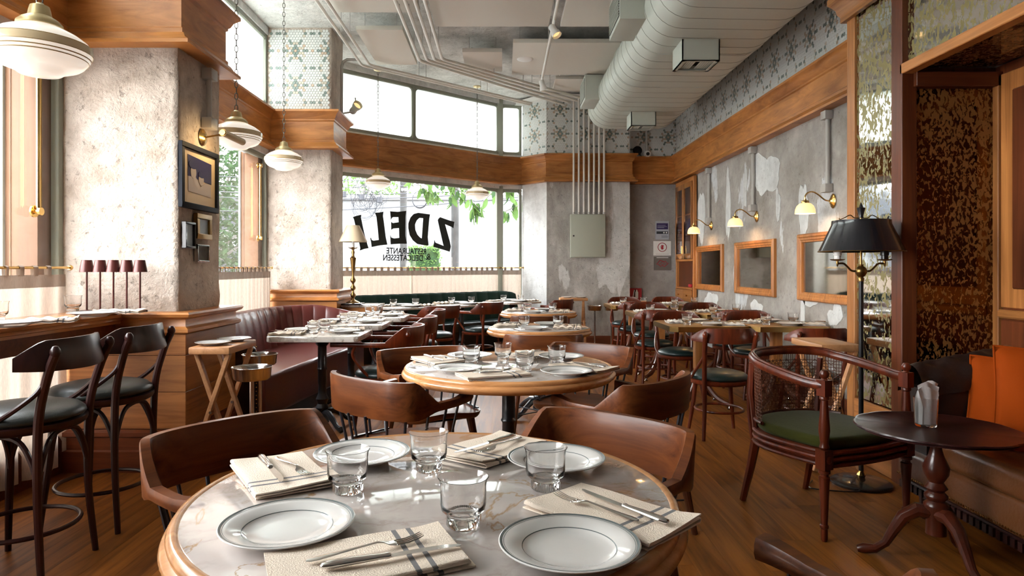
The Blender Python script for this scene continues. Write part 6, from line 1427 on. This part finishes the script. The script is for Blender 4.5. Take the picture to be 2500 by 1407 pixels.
# ================================================================ STREET
ex = random.Random(21)
struct(MB().box(-40, 25, 11.9, 60, -.25, -.15).build('floor_street', M['street'])); struct(MB().box(-40, -3.2, -20, 11.9, -.25, -.15).build('floor_street', M['street']))
def leafmesh(s, mat, curl=.3):
    q = MB(); q.grid(lambda u, v: ((u - .5) * s * .46 * math.sin(PI * min(.97, v * .92 + .05)) ** .8, v * s, -curl * s * (v ** 2) + abs(u - .5) * s * .12), 2, 4); return q.mesh('leaf', M[mat], ang=180)
def tree(lab, x, y, zc, rx, rz_, n, mat, s=.16, trunk=.12, h0=-.15):
    t = thing('street_tree', lab, 'tree', (x, y, h0)); q = MB(); r = ex
    for i in range(n):
        while True:
            d = Vector((r.uniform(-1, 1), r.uniform(-1, 1), r.uniform(-1, 1)))
            if d.length < 1: break
        bl = noise.noise(d * 2.3 + Vector((x, y, 0)))
        if bl < -.12: continue
        c = Vector((d.x * rx, d.y * rx, zc - h0 + d.z * rz_)); a = Vector((r.uniform(-1, 1), r.uniform(-1, 1), r.uniform(-1, .4))).normalized(); b = a.cross(Vector((r.uniform(-1, 1), r.uniform(-1, 1), 1))).normalized(); w_ = s * r.uniform(.6, 1.2)
        q.add([c, c + a * w_ * .5 + b * w_ * .22, c + a * w_, c + a * w_ * .5 - b * w_ * .22], [(0, 1, 2, 3)])
    me = bpy.data.meshes.new('foliage'); me.from_pydata(q.v, [], q.f); me.materials.append(M[mat]); o = bpy.data.objects.new('foliage', me); link(o, t); o['kind'] = 'stuff'
    tr = MB().tube(bez([(0, 0, 0), (.05, 0, (zc - h0) * .4), (-.05, .05, (zc - h0) * .8), (0, 0, zc - h0 + rz_ * .5)], 4), [trunk * (1 - .05 * k) for k in range(13)], 10)
    for k in range(6):
        a = k * 1.1; tr.tube([(0, 0, (zc - h0) * (.5 + .07 * k)), (math.cos(a) * rx * .4, math.sin(a) * rx * .4, (zc - h0) * (.7 + .08 * k)), (math.cos(a) * rx * .7, math.sin(a) * rx * .7, (zc - h0) * (.85 + .09 * k))], [trunk * .4, trunk * .25, trunk * .1], 6)
    tr.build('trunk', M['bark'], t); return t
tree('bushy street tree seen through the window behind the red banquette', -7.4, 16.5, 2.7, 1.9, 2.5, 9000, 'leaf2', .20)
tree('street tree seen faintly behind the left part of the lettering', -6.2, 29.5, 5.2, 2.2, 2.6, 3500, 'leaf', .26)
tree('street tree seen behind the middle of the lettering', -1.6, 29.5, 4.6, 1.3, 2.4, 3500, 'leaf', .28)
tree('street tree beyond the bar window', -9.6, 12.0, 5.2, 1.4, 1.2, 2600, 'leaf', .2)
tree('large street tree beside the restaurant, reflected in the antique mirror', -9.5, 5.5, 3.6, 2.4, 2.2, 7000, 'leaf2', .22)
for i, (px, Y, r_, lab) in enumerate(((985, 16, .085, 'pale grey pole behind the letters of the shop window'), (1111, 15, .088, 'pale grey pole right of the shop lettering'))):
    X = (px - CX) * Y / F; t = thing('street_pole', lab, 'pole', (X, Y, -.15)); MB().tube([(0, 0, 0), (0, 0, 7)], r_, 16).build('shaft', M['polem'], t)
    for z in (3.3, 5.0): MB().tube([(0, 0, z), (0, 0, z + .06)], r_ + .01, 16).build('steel_band', M['steel'], t)
# hedge
hd = thing('hedge', 'clipped green hedge below the small shop lettering', 'hedge', (-2.15, 18, -.15)); q = MB()
for i in range(3500):
    c = Vector((ex.uniform(-.42, .42), ex.uniform(-.15, .15), ex.uniform(.0, 2.0))); a = Vector((ex.uniform(-1, 1), ex.uniform(-1, 1), ex.uniform(-1, 1))).normalized(); b = a.orthogonal().normalized()
    q.add([c, c + a * .05 + b * .02, c + a * .09, c + a * .05 - b * .02], [(0, 1, 2, 3)])
me = bpy.data.meshes.new('foliage'); me.from_pydata(q.v, [], q.f); me.materials.append(M['leaf']); o = bpy.data.objects.new('foliage', me); link(o, hd); o['kind'] = 'stuff'
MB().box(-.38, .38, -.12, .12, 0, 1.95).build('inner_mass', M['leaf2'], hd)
# hanging branches with large leaves
br = thing('leafy_branch', 'hanging branches with large green leaves at the top right of the shop window', 'branch', (-.6, 13.4, 2.9)); lmA = leafmesh(.24, 'leaf'); lmB = leafmesh(.20, 'leaf2')
stems = [[(-1.3, 0, .35), (-.7, .1, .15), (-.2, 0, -.1), (.1, 0, -.4)], [(1.2, .1, .3), (.6, 0, .1), (.2, .1, -.25), (-.05, 0, -.55)], [(1.3, 0, -.1), (.9, 0, -.35), (.55, .05, -.5)], [(-1.3, .1, .2), (-1.0, .05, 0), (-.8, 0, -.15)], [(.9, 0, .4), (.75, .1, 0), (.85, .05, -.4)], [(-.4, 0, .45), (-.35, 0, .1), (-.5, .1, -.2)]]
MB().tube([(2.3, 0, -3.05), (2.2, 0, -1.0), (2.15, 0, .3), (1.7, .1, .38), (1.2, .1, .3)], [.14, .12, .08, .03, .02], 10).build('trunk', M['bark'], br)
for st_ in stems:
    p = bez(st_, 8); MB().tube(p, [.018 * (1 - .6 * k / len(p)) for k in range(len(p))], 6).build('stem', M['bark'], br)
    for k in range(26):
        c = p[min(len(p) - 1, int(ex.random() * len(p)))]; o = O('leaf', lmA if ex.random() < .7 else lmB, br, tuple(c + Vector((ex.uniform(-.08, .08), ex.uniform(-.12, .12), ex.uniform(-.05, .08))))); o.rotation_euler = (ex.uniform(-2.2, -1.0), ex.uniform(-.5, .5), ex.uniform(0, 6.28))
# cable tangle and coil
cb_ = thing('cable_tangle', 'tangle of coiled street cables at the upper left of the shop window', 'cables', (-2.85, 14, 2.75)); q = MB()
for k in range(26):
    rr = ex.uniform(.12, .30); cx_, cz_ = ex.uniform(-.25, .22), ex.uniform(-.18, .22); e = ex.uniform(.5, 1.0); tl = ex.uniform(-.6, .6)
    q.tube([(cx_ + rr * math.cos(a) * e + rr * math.sin(a) * tl * .3, ex.uniform(-.01, .01) + k * .004, cz_ + rr * math.sin(a)) for a in [2 * PI * j / 18 for j in range(18)]], .0045, 4, closed=True)
q.build('cable_loops', M['bldg'], cb_)['kind'] = 'stuff'
for k in range(3): MB().lathe([(0, -.07), (.06, -.06), (.06, .06), (0, .07)], c=(-.55 + k * .38, 0, .10 - .06 * k), n=14).build('splice_box', M['bldg'], cb_)
co = thing('cable_coil', 'round coil of cable hanging between the two poles', 'cables', (-1.78, 14, 2.74))
for k in range(4): MB().tube([(.15 * math.cos(a) * (1 + .03 * k), k * .01, .17 * math.sin(a) * (1 + .04 * k)) for a in [2 * PI * j / 30 for j in range(30)]], .005, 5, closed=True).build('coil_turn', M['bldg'], co)
for k, (z0, z1) in enumerate(((2.95, 3.05), (3.1, 3.12), (3.2, 3.35), (2.6, 3.0), (3.5, 3.4))):
    pts = [(-9 + 11 * j / 16, 14.05 + .1 * k, z0 + (z1 - z0) * j / 16 - .25 * math.sin(PI * j / 16)) for j in range(17)]
    tag(MB().tube(pts, .010, 5).build('overhead_cable', M['bldg']), ['lowest', 'second', 'third', 'crossing', 'highest'][k] + ' overhead cable strung across the street', 'cable', 'overhead street cables')
for k in range(5):
    pts = [(-8.5 - .2 * k, 2 + 14 * j / 12, 3.0 + .28 * k - .3 * math.sin(PI * j / 12)) for j in range(13)]
    tag(MB().tube(pts, .012, 5).build('overhead_cable', M['bldg']), ['lowest', 'second', 'middle', 'fourth', 'highest'][k] + ' overhead cable outside the pillar-side windows', 'cable', 'overhead cables along the side street')
# buildings
bd = thing('white_building', 'plain white building wall behind the shop window, widened to dim the sky', 'building', (1.6, 21, -.15))
MB().box(-8.2, 6, 0, 5, 0, 3.6).build('wall', M['bldw'], bd); MB().box(-8.25, 6.05, -.08, 5, 3.6, 3.75).build('parapet', M['bldw'], bd)  # wall stretched left behind the lettering to hold down the sky glare
bs = thing('street_shop', 'dark-fronted shop across the side street with white sign lettering', 'building', (-12, 15, -.15))
MB().box(-5, 0, -6, 9, 0, 2.4).build('wall', M['bldw'], bs); MB().box(-5, 0, -6, 9, 3.75, 6.5).build('upper_wall', M['bldw'], bs)
MB().box(-4.8, .12, -5, 3.0, 2.4, 3.75).build('sign_fascia', M['bldg'], bs)
for k in range(6): MB().box(.0, .05, -5.5 + k * 2.2, -4.2 + k * 2.2, .5, 2.1).build('shop_window', M['pane'], bs); 
for k in range(6): MB().box(.0, .06, -5.5 + k * 2.2, -4.1 + k * 2.2, 4.5, 5.9).build('window', M['bldg'], bs)
text('PH', .66, 'white', bs, (.125, 1.08, 3.05), rot=(PI / 2, 0, PI / 2), align='RIGHT', sx_=.95)
for k in range(3):
    cars = thing('market_stall', ['teal', 'pale', 'orange'][k] + ' low awning stall across the side street', 'stall', (-10.2, 13.2 + 1.3 * k, -.15)); MB().box(-.5, .5, -.5, .5, 0, 1.0).build('counter', M[['greenl', 'bldw', 'brownl'][k]], cars); MB().add([(-.6, -.6, 1.9), (.7, -.6, 1.6), (.7, .6, 1.6), (-.6, .6, 1.9), (-.6, -.6, 1.94), (.7, -.6, 1.64), (.7, .6, 1.64), (-.6, .6, 1.94)], [(0, 1, 2, 3), (7, 6, 5, 4), (0, 4, 5, 1), (1, 5, 6, 2), (2, 6, 7, 3), (3, 7, 4, 0)]).build('awning', M[['leaf', 'bldw', 'orange'][k]], cars)
    for a_ in (-.5, .5): MB().tube([(.6, a_, 0), (.6, a_, 1.6)], .02, 6).build('post', M['steel'], cars)
bl_ = thing('grey_building', 'pale building at the left behind the street tree', 'building', (-14, 30, -.15))
MB().box(-6, 5.5, 0, 5, 0, 5.2).build('wall', M['bldw'], bl_)
for k in range(5):
    for j in range(2): MB().box(-5.4 + k * 2.1, -4.3 + k * 2.1, -.06, .02, 1.0 + j * 2.2, 2.4 + j * 2.2).build('window', M['bldg'], bl_)
